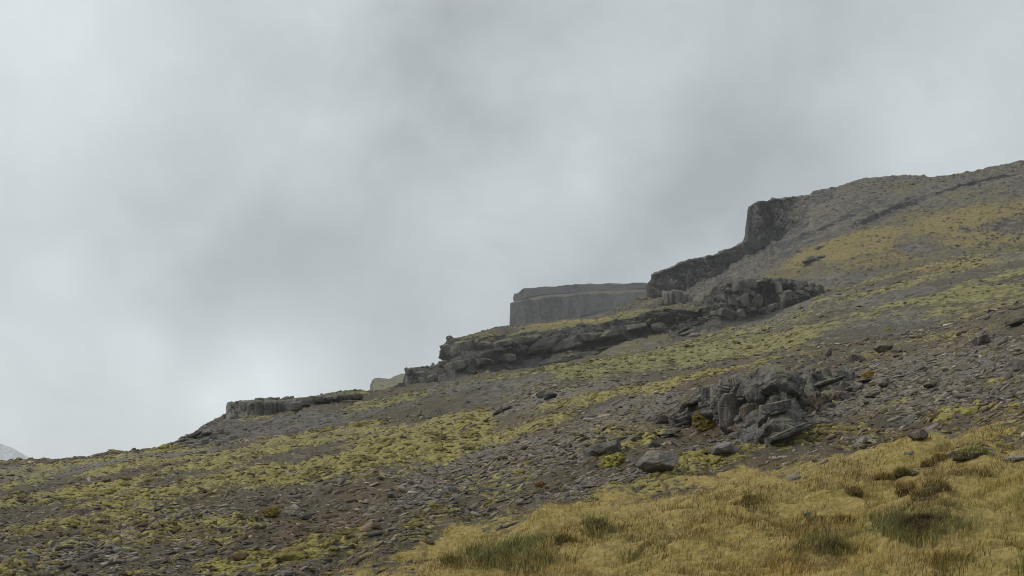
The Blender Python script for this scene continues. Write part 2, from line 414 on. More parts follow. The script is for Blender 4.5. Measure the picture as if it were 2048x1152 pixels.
# ---- rocky terrace with the hollow ------------------------------------
CC = [(770, 800), (809, 783), (812, 745), (814, 738), (830, 736), (868, 734), (880, 728), (894, 723), (897, 693), (908, 681), (943, 670), (1002, 656), (1047, 652), (1117, 640), (1197, 634), (1242, 625), (1304, 610), (1330, 606), (1390, 606), (1410, 600), (1428, 582),
      (1445, 566), (1470, 559), (1520, 557), (1580, 559), (1620, 568), (1645, 582), (1680, 588), (1720, 592)]
uc = np.arange(770, 1720, 1.5)
crest = poly(uc, CC); b_at = poly(uc, BTOP)
cdp = poly(uc, [(770, 262), (900, 275), (1100, 300), (1300, 300), (1430, 262), (1640, 275), (1720, 285)])
lipd = cdp - poly(uc, [(770, 3), (900, 4), (1000, 14), (1200, 24), (1350, 16), (1430, 4), (1640, 4), (1720, 6)])
lip = crest + poly(uc, [(770, 2), (900, 4), (1000, 12), (1117, 18), (1200, 16), (1300, 14), (1400, 10), (1440, 4), (1600, 3), (1720, 2)])
facd = poly(uc, [(770, 250), (900, 250), (1100, 262), (1300, 268), (1390, 262), (1440, 247), (1640, 266), (1720, 280)])
facb = np.maximum(b_at+poly(uc, [(770, 3), (1300, 4), (1400, -22), (1440, -26), (1540, -16), (1600, 4), (1720, 8)]), lip+2)
fd0 = poly(uc, [(770, 232), (1100, 240), (1300, 240), (1450, 236), (1640, 254), (1720, 270)])
Pc = sheet(uc, [(facb+25, fd0-6), (np.maximum(facb+8, b_at+2), fd0), (facb, facd), (lip, lipd), (crest, cdp), (crest+4, cdp+14), (crest+40, cdp+50)], [8, 40, 170, 50, 16, 8], 'lin')
Pc = smooth_rows(Pc, 2)
u, v = px(Pc); X, Y, Z = Pc[..., 0].copy(), Pc[..., 1].copy(), Pc[..., 2].copy()
N = normals(Pc)
face = np.clip(1-N[..., 2]*1.05, 0, 1)**.6
front = sstep(0, 30, np.arange(Pc.shape[0]))[:, None]*sstep(Pc.shape[0]-2, Pc.shape[0]-26, np.arange(Pc.shape[0]))[:, None]
bul = fbm(X*.075, Y*.05, Z*.10, 4, 51)*4.6 + fbm(X*.28, Y*.2, Z*.42, 4, 52, ridged=True)*1.6 + fbm(X*.9, Y*.9, Z*1.1, 3, 53)*.45
lay = fbm(X*.06+Z*.03, Y*.05, Z*.75, 3, 54)*.75
blk = fracture(X*.28+Y*.1, Z*.42, 56, .15)*2.2 + fracture(X*.8+Y*.2, Z*.8, 57, .15)*.9
Pc += (N*((bul+lay+blk*sstep(.05, .4, face))*(.22+.78*face)*front)[..., None])
# hollow under the overhang of the middle outcrop, dark bays in the terrace
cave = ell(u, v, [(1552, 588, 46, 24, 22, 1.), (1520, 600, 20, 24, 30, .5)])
bays = ell(u, v, [(1310, 664, 64, 28, 16, .9), (1040, 724, 105, 24, 8, .9), (1235, 692, 90, 18, 12, .6), (1140, 708, 60, 14, 8, .5), (1390, 640, 22, 20, 40, .4)])
Pc[..., 1] += cave*7.5 + bays*6.; Pc[..., 0] += (cave*7.5+bays*6.)*(u-1024)/F
CM = [(1120, 655, 160, 8, 8, .95), (1240, 632, 80, 8, 14, .9), (1420, 620, 40, 22, 40, .8), (1000, 672, 70, 7, 14, .5), (1230, 670, 80, 14, 10, .45), (1640, 585, 50, 8, 10, .6), (850, 745, 30, 4, 0, .6), (1390, 645, 40, 12, 40, .7)]
br = fbm(X*.12, Y*.08, Z*.2, 4, 55)*.5
zc = np.stack([np.clip(np.maximum(ell(u, v, CM), .34)+br*1.1, 0, 1), np.clip(ell(u, v, [(1130, 648, 150, 5, 6, .5)])+br*.3, 0, 1), np.clip(.6+br, 0, 1), np.clip(.15+br*.4, 0, 1)], -1)
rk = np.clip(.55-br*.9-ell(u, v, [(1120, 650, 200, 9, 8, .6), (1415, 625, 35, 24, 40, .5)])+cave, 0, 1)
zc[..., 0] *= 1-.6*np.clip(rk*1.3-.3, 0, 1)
sheet_mesh('rocky_terrain', Pc, {'zones': zc, 'rock': np.stack([rk]*3, -1)}, M['terrace'])
terrace = Surf(Pc, uc)
print('terrace', time.time()-T0)

# ---- upper cliff and the slope to the skyline ---------------------------
DC = [(1150, 700), (1200, 648), (1230, 628), (1270, 607), (1297, 592), (1301, 575), (1304, 556), (1312, 548), (1335, 540), (1380, 523), (1430, 510), (1440, 508), (1444, 503), (1489, 485), (1492, 470), (1495, 440), (1498, 414), (1510, 406), (1530, 400), (1600, 392), (1618, 389),
      (1624, 384), (1645, 380), (1680, 373), (1700, 367), (1740, 358), (1800, 356), (1845, 353), (1860, 358), (1900, 352), (1950, 344), (2000, 334), (2048, 324), (2500, 240)]
DFB = [(1150, 706), (1200, 660), (1270, 622), (1300, 606), (1350, 588), (1409, 572), (1444, 552), (1467, 528), (1490, 512), (1530, 506), (1560, 486), (1590, 455), (1620, 425), (1660, 402), (1700, 392), (1800, 380), (2048, 348), (2500, 262)]
ud = np.arange(1150, 2480, 1.25)
crest = poly(ud, DC); fb = np.maximum(poly(ud, DFB)+fbm(ud*.035, ud*0, ud*0, 4, 60)*13*sstep(1300, 1340, ud)*sstep(1590, 1540, ud), crest+3)
dd = poly(ud, [(1150, 370), (1300, 385), (1440, 400), (1500, 425), (1700, 450), (1850, 455), (2048, 440), (2500, 440)])
df = dd - poly(ud, [(1150, 10), (1300, 7), (1440, 6), (1500, 7), (1560, 9), (1620, 22), (1700, 30), (2500, 30)])
b_at = poly(ud, BTOP); b_ad = poly(ud, BTOP_D)
mid_p = poly(ud, [(1150, 720), (1300, 630), (1400, 600), (1500, 570), (1600, 540), (1640, 530), (1700, 500), (1850, 455), (2048, 430), (2500, 350)])
mid_d = poly(ud, [(1150, 345), (1300, 345), (1450, 345), (1640, 345), (1850, 365), (2500, 370)])
Pd = sheet(ud, [(b_at+40, b_ad+14), (np.maximum(mid_p+40, b_at+6), b_ad+40), (mid_p, mid_d), (fb, df), (crest+2, dd-1.5), (crest, dd), (crest+3, dd+18), (crest+40, dd+80)], [24, 110, 150, 200, 8, 12, 8], 'lin')
Pd = smooth_rows(Pd, 1)
u, v = px(Pd); X, Y, Z = Pd[..., 0].copy(), Pd[..., 1].copy(), Pd[..., 2].copy()
N = normals(Pd)
face = np.clip(1-N[..., 2]*1.1, 0, 1)**.7
bul = fbm(X*.05, Y*.04, Z*.05, 4, 61)*2.4*(.35+face) + fbm(X*.22, Y*.2, Z*.07, 4, 62, ridged=True)*1.5*(face*1.1+.12) + fbm(X*.6, Y*.5, Z*.6, 3, 63)*.55
gul = fbm(X*.05+Z*.03, Y*.012, Z*.01, 3, 64, ridged=True)*1.1*(1-face)
f1, f2, fid = worley(X*.3, Y*.2, 65)
bul += .7*(1-np.clip(f1*1.3, 0, 1))*fid**2
bul += (fracture(X*.30+Y*.1, Z*.11, 67, .15)*2.8 + fracture(X*.7+Y*.2, Z*.3, 68, .15)*1.1 + fracture(X*.1, Z*.45+X*.05, 69, .15)*1.2)*sstep(.3, .65, face)
edge = sstep(Pd.shape[0]-2, Pd.shape[0]-24, np.arange(Pd.shape[0]))[:, None]
lim = 1-.85*sstep(1516, 1496, u)*sstep(1482, 1492, u)
Pd += N*((bul+gul)*(.25+.75*edge)*lim)[..., None]*.9
rec = ell(u, v, [(1532, 440, 16, 42, 0, 1.)])*5. + ell(u, v, [(1780, 428, 90, 8, 22, 1.), (1650, 460, 90, 8, 26, .7), (1960, 372, 120, 6, 14, .8)])*3.0
Pd[..., 1] += rec; Pd[..., 0] += rec*(u-1024)/F
DG = [(1720, 492, 150, 34, 14, .8), (1880, 455, 180, 32, 16, .7), (1800, 520, 200, 16, 10, .5), (1960, 480, 160, 22, 6, .75), (1620, 525, 80, 12, 20, .65), (2030, 420, 90, 18, 18, .6)]
DM = [(1760, 385, 130, 14, 10, .6), (1950, 430, 140, 20, 16, .6), (1620, 420, 60, 30, 10, .5), (1850, 400, 160, 14, 14, .35), (1560, 560, 90, 14, 16, .6), (1700, 540, 160, 12, 14, .6), (2000, 500, 120, 10, 6, .7), (2000, 360, 120, 14, 14, .3)]
br = fbm(X*.06, Y*.03, Z*.06, 4, 66)*.5
zd = np.stack([np.clip(np.maximum(ell(u, v, DM), .42)+br*.9, 0, 1), np.clip(ell(u, v, DG)*.8+.08+br*.7, 0, 1), np.clip(.62-br*.5, 0, 1), np.clip(.2+br*.6, 0, 1)], -1)
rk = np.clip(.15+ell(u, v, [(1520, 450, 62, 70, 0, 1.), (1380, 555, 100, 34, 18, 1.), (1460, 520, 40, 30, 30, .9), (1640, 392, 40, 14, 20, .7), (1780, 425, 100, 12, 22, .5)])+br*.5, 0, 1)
scr = ell(u, v, [(1670, 452, 150, 22, 26, 1.), (1850, 392, 150, 12, 18, .7), (1500, 545, 130, 22, 28, 1.), (1700, 400, 110, 18, 12, .7), (1980, 358, 110, 12, 16, .5)])*np.clip(.6+br*1.3, 0, .9)  # bare scree bands, darkened with rock tone to paint scree lying in shadow
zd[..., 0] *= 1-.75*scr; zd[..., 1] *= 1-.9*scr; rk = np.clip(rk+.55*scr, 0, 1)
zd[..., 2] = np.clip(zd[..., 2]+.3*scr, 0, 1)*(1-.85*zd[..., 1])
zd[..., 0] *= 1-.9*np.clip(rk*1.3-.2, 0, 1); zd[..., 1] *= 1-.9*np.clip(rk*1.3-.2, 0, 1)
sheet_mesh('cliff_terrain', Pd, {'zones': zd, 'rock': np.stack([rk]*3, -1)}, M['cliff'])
cliff = Surf(Pd, ud)
print('cliff', time.time()-T0)

# ---- flat topped hill in the haze --------------------------------------
um = np.arange(990, 1480, 1.2)
top = poly(um, [(990, 690), (1015, 670), (1019, 655), (1021, 606), (1031, 602), (1033, 588), (1047, 580), (1071, 576), (1110, 575), (1151, 569), (1186, 568), (1300, 567), (1480, 565)])
lg = np.maximum(top+1, poly(um, [(990, 692), (1019, 657), (1021, 607), (1060, 600), (1120, 593), (1200, 588), (1300, 583), (1480, 580)]))
lg2 = np.maximum(top+.7, poly(um, [(990, 691), (1019, 656), (1021, 606), (1033, 602), (1070, 594), (1120, 588), (1200, 582), (1300, 578), (1480, 577)]))
top = top+fbm(um*.04, um*0, um*0, 4, 80)*1.6*sstep(1036, 1050, um); lg = lg+fbm(um*.06, um*0, um*0, 4, 81)*1.6*sstep(1024, 1040, um); lg = np.maximum(lg, top+1); lg2 = np.minimum(np.maximum(lg2, top+.7), lg-.3)
bot = np.maximum(lg+1, poly(um, [(990, 700), (1020, 668), (1060, 662), (1140, 645), (1200, 625), (1250, 612), (1480, 600)]))
o = 0*um
Pm = sheet(um, [(bot+50, o+850), (bot, o+905), (lg, o+915), (lg2, o+926), (top, o+933), (top+1, o+1040), (top+30, o+1200)], [14, 90, 24, 50, 14, 6], 'lin')
Pm = smooth_rows(Pm, 2)
u, v = px(Pm); X, Y, Z = Pm[..., 0].copy(), Pm[..., 1].copy(), Pm[..., 2].copy()
N = normals(Pm); face = np.clip(1-N[..., 2]*1.1, 0, 1)
Pm += N*((fbm(X*.05, Y*.03, Z*.012, 4, 71, ridged=True)*8.*face + (fracture(X*.16+Y*.05, Z*.05, 74)*3.6+fracture(X*.4, Z*.25, 79)*1.2)*sstep(.3, .7, face) + fbm(X*.11, Y*.1, Z*.1, 4, 72)*1.5)*.8*sstep(1016, 1050, u))[..., None]
br = fbm(X*.03, Y*.02, Z*.05, 3, 73)*.5
zm = np.stack([np.clip(.30+br, 0, 1), np.clip(.0+br*.5+0*u, 0, 1), .5+br*.3, .2+0*br], -1)
sheet_mesh('mesa_hill', Pm, {'zones': zm, 'rock': np.full(u.shape+(3,), .8)}, M['mesa'])

uf = np.arange(700, 980, 1.5)
top = poly(uf, [(700, 850), (733, 800), (740, 786), (745, 772), (749, 761), (778, 758), (786, 753), (800, 749), (815, 747), (980, 740)])
o = 0*uf
Pf = sheet(uf, [(top+60, o+1150), (top+24, o+1230), (top+5, o+1290), (top, o+1310), (top+30, o+1500)], [8, 60, 20, 8], 'lin')
u, v = px(Pf); X, Y, Z = Pf[..., 0].copy(), Pf[..., 1].copy(), Pf[..., 2].copy()
Pf += normals(Pf)*(fbm(X*.04, Y*.03, Z*.04, 4, 75)*4.+fbm(X*.12, Y*.1, Z*.12, 4, 77, ridged=True)*2.2)[..., None]
br = fbm(X*.03, Y*.02, Z*.05, 3, 76)*.4
zf = np.stack([.75+br, .2+br, .5+br*.3, .3+0*br], -1)
sheet_mesh('distant_hill', Pf, {'zones': zf, 'rock': np.full(u.shape+(3,), .3)}, M['mesa'])

ug = np.arange(-700, 420, 6.)
top = poly(ug, [(-700, 760), (-300, 820), (-60, 866), (0, 884), (25, 890), (50, 903), (100, 930), (200, 950), (420, 1000)])
o = 0*ug
Pg = sheet(ug, [(top+150, o+2300), (top, o+2550), (top+200, o+2900)], [30, 10], 'lin')
X, Y, Z = Pg[..., 0].copy(), Pg[..., 1].copy(), Pg[..., 2].copy()
Pg[..., 2] += fbm(X*.004, Y*.004, Z*.004, 4, 78)*25
M['painted_haze'] = terrain_mat('haze_tinted_mountain', 6., pal=dict(soil=(.30, .32, .34), gray=(.32, .34, .36), mossb=(.3, .32, .34), mossa=(.3, .32, .34), rock=(.3, .32, .34), rockb=(.34, .36, .38)))  # pale blue-grey albedo imitates thick haze over the mountain
sheet_mesh('mountain', Pg, {'zones': np.full(Pg.shape[:2]+(4,), .1), 'rock': np.full(Pg.shape, .2)}, M['painted_haze'])
# the valley floor far below and behind everything
uv = np.linspace(-3500, 5500, 60)
Pv = sheet(uv, [(HY+F*60/130+0*uv, 130+0*uv), (HY+F*60/3300+0*uv, 3300+0*uv)], [40], 'lin')
sheet_mesh('valley_ground', Pv, {'zones': np.full(Pv.shape[:2]+(4,), .3), 'rock': np.full(Pv.shape, 0.)}, M['mesa'])
print('far', time.time()-T0)

# ------------------------------------------------------------------ rocks
def ico(n):
    bm = bmesh.new(); bmesh.ops.create_icosphere(bm, subdivisions=n, radius=1)
    bm.verts.ensure_lookup_table()
    V = np.array([w.co for w in bm.verts]); Fc = np.array([[w.index for w in f.verts] for f in bm.faces]); bm.free()
    return V, Fc
ICO = {n: ico(n) for n in (2, 3, 4, 5)}

def rock_shape(seed, size, style='block', sub=4):
    """size = full width, depth, height.  Faceted by random cleavage planes, then weathered."""
    r = np.random.default_rng(seed)
    V, Fc = ICO[sub]
    if style == 'column':
        a = np.sort(r.uniform(0, 2*np.pi, 6)+0) ; a = np.linspace(0, 2*np.pi, 7)[:6]+r.uniform(-.3, .3, 6)
        n = np.c_[np.cos(a), np.sin(a), r.uniform(-.12, .12, 6)]
        n = np.r_[n, [[.1, -.2, 1], [-.1, .1, -1], [r.uniform(-.7, .7), -.7, .8]]]; h = np.r_[r.uniform(.75, 1, 6), 1, 1, 1.05]
    elif style == 'slab':
        n = r.normal(size=(12, 3)); n[:, 2] *= .35
        n = np.r_[n, [[r.uniform(-.15, .15), r.uniform(-.2, .1), 1], [0, 0, -1]]]; h = np.r_[r.uniform(.72, 1.05, 12), .62, .7]
    elif style == 'round':
        n = r.normal(size=(26, 3)); h = r.uniform(.86, 1.06, 26)
    else:
        n = r.normal(size=(9, 3)); h = r.uniform(.62, 1.0, 9)
        n = np.r_[n, np.eye(3), -np.eye(3)]; h = np.r_[h, r.uniform(.7, .9, 6)]
    n = n/np.linalg.norm(n, axis=1, keepdims=True)
    dot = V@n.T
    rad = np.where(dot > .08, h/np.maximum(dot, .08), 9).min(1); rad = np.minimum(rad, 1.5)
    k = 1.8 if style != 'round' else 1.2
    o = r.uniform(0, 50, 3)
    rad = rad*(1+.07*fbm(V[:, 0]*k+o[0], V[:, 1]*k+o[1], V[:, 2]*k+o[2], 4, seed) + (.05*fbm(V[:, 0]*6+o[0], V[:, 1]*6, V[:, 2]*6, 3, seed+5, ridged=True) if sub > 3 else 0))
    Q = V*rad[:, None]
    ext = Q.max(0)-Q.min(0); Q = (Q-(Q.max(0)+Q.min(0))/2)/ext
    return Q*np.array(size), Fc

def rock_mesh(name, seed, size, style, sub, rot):
    Q, Fc = rock_shape(seed, size, style, sub)
    Q = Q@np.array(rot).T
    return mesh_from(name, Q, Fc, smooth=True), Q

_seed = [100]
def rock(name, surf, uc, vc, w, h, tilt=0, style='block', mat='basalt', depth=1., sub=4, label=None, cat=None, group=None, parent=None, d=None, sink=.12, yaw=None, back=0.):
    """a rock seen w x h pixels at (uc, vc): it stands on the surface met at its foot"""
    _seed[0] += 1; s = _seed[0]
    foot, _n = surf.hit(uc, vc+h*.5)
    dd = (d if d else foot.y)+back
    k = dd/F
    W, H = w*k, h*k
    c = Vector(((uc-1024)*k, dd + W*depth*.25, (HY-vc)*k))
    rs = np.random.default_rng(s)
    rot = Matrix.Rotation(-math.radians(tilt), 3, 'Y') @ Matrix.Rotation(rs.uniform(-.35, .35) if yaw is None else yaw, 3, 'Z')
    ca, sa = abs(math.cos(math.radians(tilt))), abs(math.sin(math.radians(tilt)))
    # undo the tilt's growth of the outline
    if ca > .75:
        det = max(ca*ca-sa*sa, .35); Wr = max((W*ca-H*sa)/det, W*.45); Hr = max((H*ca-W*sa)/det, H*.35)
    else: Wr, Hr = W, H
    me, Q = rock_mesh(name, s, (Wr, max(Wr*depth, Hr*.8*depth), Hr*(1+sink)), style, sub, rot)
    me.materials.append(M[mat])
    o = link(name, me)
    loc = c - Vector((0, 0, H*sink*.5))
    if parent: o.parent = parent; o.location = loc-parent.location
    else: o.location = loc
    tag(o, label, cat, group)
    return o

# --- the big outcrop on the near slope
foot, _ = near.hit(1480, 862)
oc = empty('rock_outcrop', foot, 'large broken outcrop of dark grey bedrock jutting from the near scree slope', 'rock outcrop')
def bedrock(u0, u1, bot, top, dep, back, seed, mat, parent, cell=1.6, amp=.30, surf=near):
    """a ledge of jointed rock: face from its foot to its brow, then the top running back into the slope"""
    us = np.arange(u0, u1, .8); pb = poly(us, bot); pt = np.minimum(poly(us, top), pb-1)
    db = np.array([surf.hit(x, y)[0].y for x, y in zip(us, pb)]); k = np.ones(25)/25
    db = np.convolve(np.pad(db, 12, 'edge'), k, 'valid')
    taper = sstep(0, 14, np.arange(len(us)))*sstep(0, 14, np.arange(len(us))[::-1])
    dt = db+dep
    P = sheet(us, [(pb+14, db-.05), (pb, db), (pt, dt), (pt+2, dt+back*.5), (pt+26, dt+back)], [6, 120, 16, 10], 'lin')
    X, Y, Z = P[..., 0].copy(), P[..., 1].copy(), P[..., 2].copy(); N = normals(P)
    q = X+Y*.3
    d = fracture(q*cell, Z*cell*.9+X*.25, seed)*amp*1.9 + fracture(q*cell*2.1+Z*.9, Z*cell*2.4-q*.5, seed+9, .12)*amp*.5 + fbm(X*1.1, Y*1.1, Z*1.3, 4, seed)*amp*.6 + fbm(X*6, Y*6, Z*6, 3, seed+4, ridged=True)*.05
    P = P+N*(d*taper[None, :])[..., None]
    P[..., 2] -= ((1-taper)*.35)[None, :]
    R_, K_ = P.shape[:2]; i = np.arange(R_*K_).reshape(R_, K_)
    qd = np.stack([i[:-1, :-1], i[:-1, 1:], i[1:, 1:], i[1:, :-1]], -1).reshape(-1, 4)
    me = mesh_from('bedrock', P.reshape(-1, 3)-np.array(parent.location), qd, smooth=True); me.materials.append(M[mat])
    link('bedrock', me, None, parent)
    return Surf(P, us)
bs = bedrock(1338, 1602, [(1338, 850), (1380, 856), (1430, 868), (1480, 874), (1530, 886), (1560, 884), (1602, 858)], [(1338, 832), (1365, 808), (1395, 784), (1440, 768), (1480, 760), (1540, 752), (1580, 760), (1602, 790)], 2.0, 2.6, 1811, 'basalt', oc, 1.25, .27)
b2 = bedrock(1500, 1715, [(1500, 790), (1560, 796), (1620, 792), (1670, 780), (1715, 764)], [(1500, 764), (1545, 754), (1600, 745), (1650, 739), (1690, 741), (1715, 752)], 1.6, 2.4, 823, 'basalt', oc, 1.1, .24)
b3 = bedrock(1530, 1680, [(1530, 850), (1600, 842), (1680, 800)], [(1530, 815), (1570, 796), (1630, 790), (1680, 788)], 1.6, 2., 831, 'earthrock', oc, 2.2, .22)
for (a, b, w, h, t, st, mt, dp, sf) in [
        (1394, 796, 66, 34, 24, 'block', 'basalt', .7, bs), (1414, 798, 26, 52, 6, 'block', 'basalt', .8, bs), (1462, 820, 52, 80, 3, 'block', 'greyrock', .7, bs), (1440, 796, 40, 50, 4, 'block', 'greyrock', .7, bs),
        (1516, 786, 58, 52, 12, 'round', 'basalt', .7, bs), (1505, 826, 46, 50, 18, 'block', 'earthrock', .7, bs), (1530, 838, 24, 58, 4, 'block', 'greyrock', .8, bs), (1545, 862, 26, 46, -6, 'block', 'greyrock', .8, bs),
        (1578, 864, 80, 44, 24, 'block', 'basalt', .6, near), (1372, 812, 30, 20, 20, 'block', 'basalt', .8, bs), (1486, 856, 60, 26, 6, 'block', 'earthrock', .6, bs), (1636, 768, 120, 40, 17, 'round', 'basalt', .5, b2), (1556, 812, 66, 40, 16, 'slab', 'basalt', .6, bs), (1566, 838, 50, 34, 12, 'block', 'earthrock', .7, near), (1596, 832, 52, 24, 14, 'slab', 'earthrock', .7, near),
        (1640, 806, 56, 18, 14, 'slab', 'basalt', .7, near), (1676, 790, 50, 16, 15, 'slab', 'basalt', .7, near), (1704, 776, 46, 14, 14, 'slab', 'greyrock', .7, near), (1655, 826, 40, 14, 12, 'slab', 'basalt', .7, near), (1735, 758, 44, 13, 14, 'slab', 'basalt', .7, near), (1366, 846, 44, 16, 18, 'slab', 'basalt', .7, near), (1345, 864, 40, 14, 14, 'slab', 'basalt', .7, near)]:
    f_, _ = sf.hit(a, b+h*.42)
    rock('rock_block', near, a, b, w, h, t, st, mt, dp, 5, parent=oc, d=f_.y-.15)

# --- single rocks of the near slope, each with what sets it apart
R = lambda *a, **k: rock('boulder', near, *a, cat='boulder', **k)
R(1318, 918, 96, 60, 10, 'round', 'greyrock', .8, 5, label='rounded grey boulder with a mossy shoulder at the foot of the scree below the outcrop')
R(1454, 895, 64, 34, 8, 'round', 'pink', .8, 5, label='low pale grey rock half sunk in rubble just above the bright moss band')
R(1325, 838, 34, 22, 10, 'block', 'basalt', 1., 4, label='dark rock with a shaded hollow beside the orange moss drape')
R(1212, 894, 60, 34, 12, 'block', 'greyrock', .9, 5, label='grey ledge rock just uphill of the small bright moss cushion')
R(1180, 905, 30, 26, 10, 'block', 'basalt', .9, 4, label='small square dark rock next to the grey ledge rock above the moss cushion')
R(1240, 877, 30, 12, 8, 'slab', 'basalt', .9, 4, label='thin dark slab lying above the small bright moss cushion')
R(1268, 876, 34, 14, 6, 'slab', 'basalt', .8, 4, label='wide black slab shading the moss streak uphill of the grey boulder')
R(1308, 888, 26, 16, 14, 'slab', 'basalt', 1., 4, label='flat grey slab resting right on top of the rounded boulder')
R(1082, 787, 22, 18, 20, 'block', 'basalt', 1., 4, label='black tilted rock on the brow of the slope, twin of a rounder one')
R(1102, 788, 30, 19, 4, 'round', 'basalt', 1., 4, label='round dark grey boulder on the brow of the slope beside a black tilted rock')
R(1012, 815, 26, 10, 14, 'slab', 'basalt', 1., 4, label='small black flat rock where the mossy brow meets the dark hillside')
R(995, 823, 24, 14, 20, 'block', 'basalt', 1., 4, label='grey angular rock below the small black flat one on the brow')
R(1715, 713, 30, 24, 14, 'block', 'earthrock', 1., 5, label='brown angular boulder on the stony brow with a shaded underside')
R(1770, 692, 42, 26, 6, 'round', 'earthrock', 1., 5, label='large tan rounded boulder standing on the brow against the green hillside')
R(1795, 700, 28, 14, 8, 'slab', 'greyrock', 1., 4, label='grey flat topped rock leaning against the large tan boulder')
R(1655, 704, 24, 20, 16, 'block', 'earthrock', 1., 4, label='brownish sloping rock at the edge of the brow above the long dark slab')
R(1717, 772, 32, 24, 8, 'round', 'greyrock', 1., 5, label='grey rounded boulder with yellow moss at its side in the scree')
R(1770, 764, 30, 22, -4, 'round', 'greyrock', 1., 5, label='domed grey boulder just under an orange moss patch in the scree')
R(1684, 790, 28, 22, 8, 'block', 'pink', 1., 4, label='pinkish grey block downhill of the rounded boulder with yellow moss')
R(1748, 788, 34, 16, 18, 'slab', 'greyrock', 1., 4, label='pale tilted slab pointing uphill between two grey boulders')
R(1862, 768, 30, 14, 14, 'slab', 'greyrock', 1., 4, label='pale grey slab at the edge of the blue grey scree fan')
R(1967, 677, 34, 24, 10, 'block', 'basalt', 1., 5, label='black hollowed rock on the stony brow, darkest stone on the slope')
R(1930, 665, 26, 12, 10, 'block', 'earthrock', 1., 4, label='brown square rock on the brow beside the black hollowed rock')
R(2040, 640, 40, 22, 14, 'block', 'earthrock', 1., 4, label='dark brown slab at the top of the stony brow by the frame edge')
R(1975, 634, 16, 12, 20, 'block', 'earthrock', 1., 4, label='pointed brown stone sticking up from the crest of the stony brow')
R(2042, 725, 22, 26, 0, 'block', 'greyrock', 1., 4, label='upright grey stone in the scree at the frame edge')
R(1840, 869, 42, 26, 4, 'round', 'earthrock', 1., 5, label='brown flat faced boulder where the scree meets the yellow grass')
R(2034, 916, 56, 16, 4, 'round', 'pink', .7, 5, label='smooth pinkish grey boulder lying in the grass at the frame edge')
R(785, 990, 24, 18, 10, 'block', 'basalt', 1., 4, label='black stone casting a dark pocket in the middle of the moss slope')
R(905, 977, 18, 14, 10, 'block', 'basalt', 1., 4, label='small dark stone at the edge of the flat slate spread')
R(905, 980+44, 16, 10, 10, 'slab', 'greyrock', 1., 4, label='pale thin stone low in the brown scree beside green moss tufts')
R(575, 1148, 30, 16, 0, 'round', 'pink', 1., 4, label='pinkish rounded stone among bright moss at the bottom edge')
R(355, 1034, 32, 10, 8, 'slab', 'pink', 1., 4, label='pale brown flat slab alone in the lower moss slope')
R(318, 1017, 26, 6, 2, 'slab', 'greyrock', 1., 4, label='thin grey flagstone lying level above the pale brown slab')
R(42, 1001, 28, 6, 2, 'slab', 'greyrock', 1., 4, label='thin grey flagstone in the moss stripe close to the frame edge')
R(612, 1033, 24, 14, 12, 'block', 'basalt', 1., 4, label='dark stone with a pale face in the brown gravel hollow')
R(105, 924, 14, 6, 4, 'block', 'earthrock', 1., 3, label='small brown stone breaking the skyline of the near ridge')
R(1617, 1028, 16, 12, 20, 'block', 'basalt', 1., 4, label='small black upright stone poking out of the yellow grass')
R(1630, 1047, 40, 9, 6, 'slab', 'pink', .7, 4, label='pale purple grey slab lying in the grass under a small black stone')
R(1853, 996, 32, 5, 8, 'slab', 'pink', .8, 4, label='pale narrow flat stone at the foot of the dark grass hummocks')
R(1820, 905, 20, 8, 6, 'slab', 'pink', .8, 4, label='grey purple stone half buried in the green grass edge')

# --- column outcrop on the skyline
foot, _ = hillside.hit(520, 828)
co = empty('rock_outcrop', foot, 'grey columnar rock wall standing on the skyline ridge', 'rock outcrop')
bedrock(452, 724, [(452, 838), (500, 834), (550, 826), (580, 815), (600, 809), (650, 801), (724, 796)], [(452, 806), (470, 802), (490, 800), (560, 799), (600, 795), (640, 792), (680, 788), (705, 786), (724, 794)], 3., 9., 841, 'fardark', co, .5, .42, hillside)
ledge_d = lambda a, b: float(hillside.hit(a, b+12)[0].y)+.8
for (a, b, w, h, st) in [(461, 819, 17, 36, 'column'), (474, 818, 15, 36, 'column'), (488, 817, 21, 37, 'column'), (503, 816, 19, 36, 'column'), (518, 815, 16, 33, 'column'), (534, 813, 20, 32, 'column'), (548, 812, 15, 28, 'column'), (562, 811, 20, 27, 'column'),
                         (580, 808, 26, 22, 'block'), (604, 802, 38, 14, 'block'), (638, 797, 42, 11, 'slab'), (670, 793, 34, 9, 'slab'), (706, 791, 34, 9, 'slab'), (592, 810, 20, 14, 'block'), (622, 800, 20, 10, 'block'), (655, 796, 18, 9, 'block'), (690, 793, 18, 8, 'block')]:
    rock('rock_column' if st == 'column' else 'rock_block', hillside, a, b, w*1.15, h, 0, st, 'fardark', 1., 4, parent=co, d=ledge_d(a, b)-.9, sink=.3)
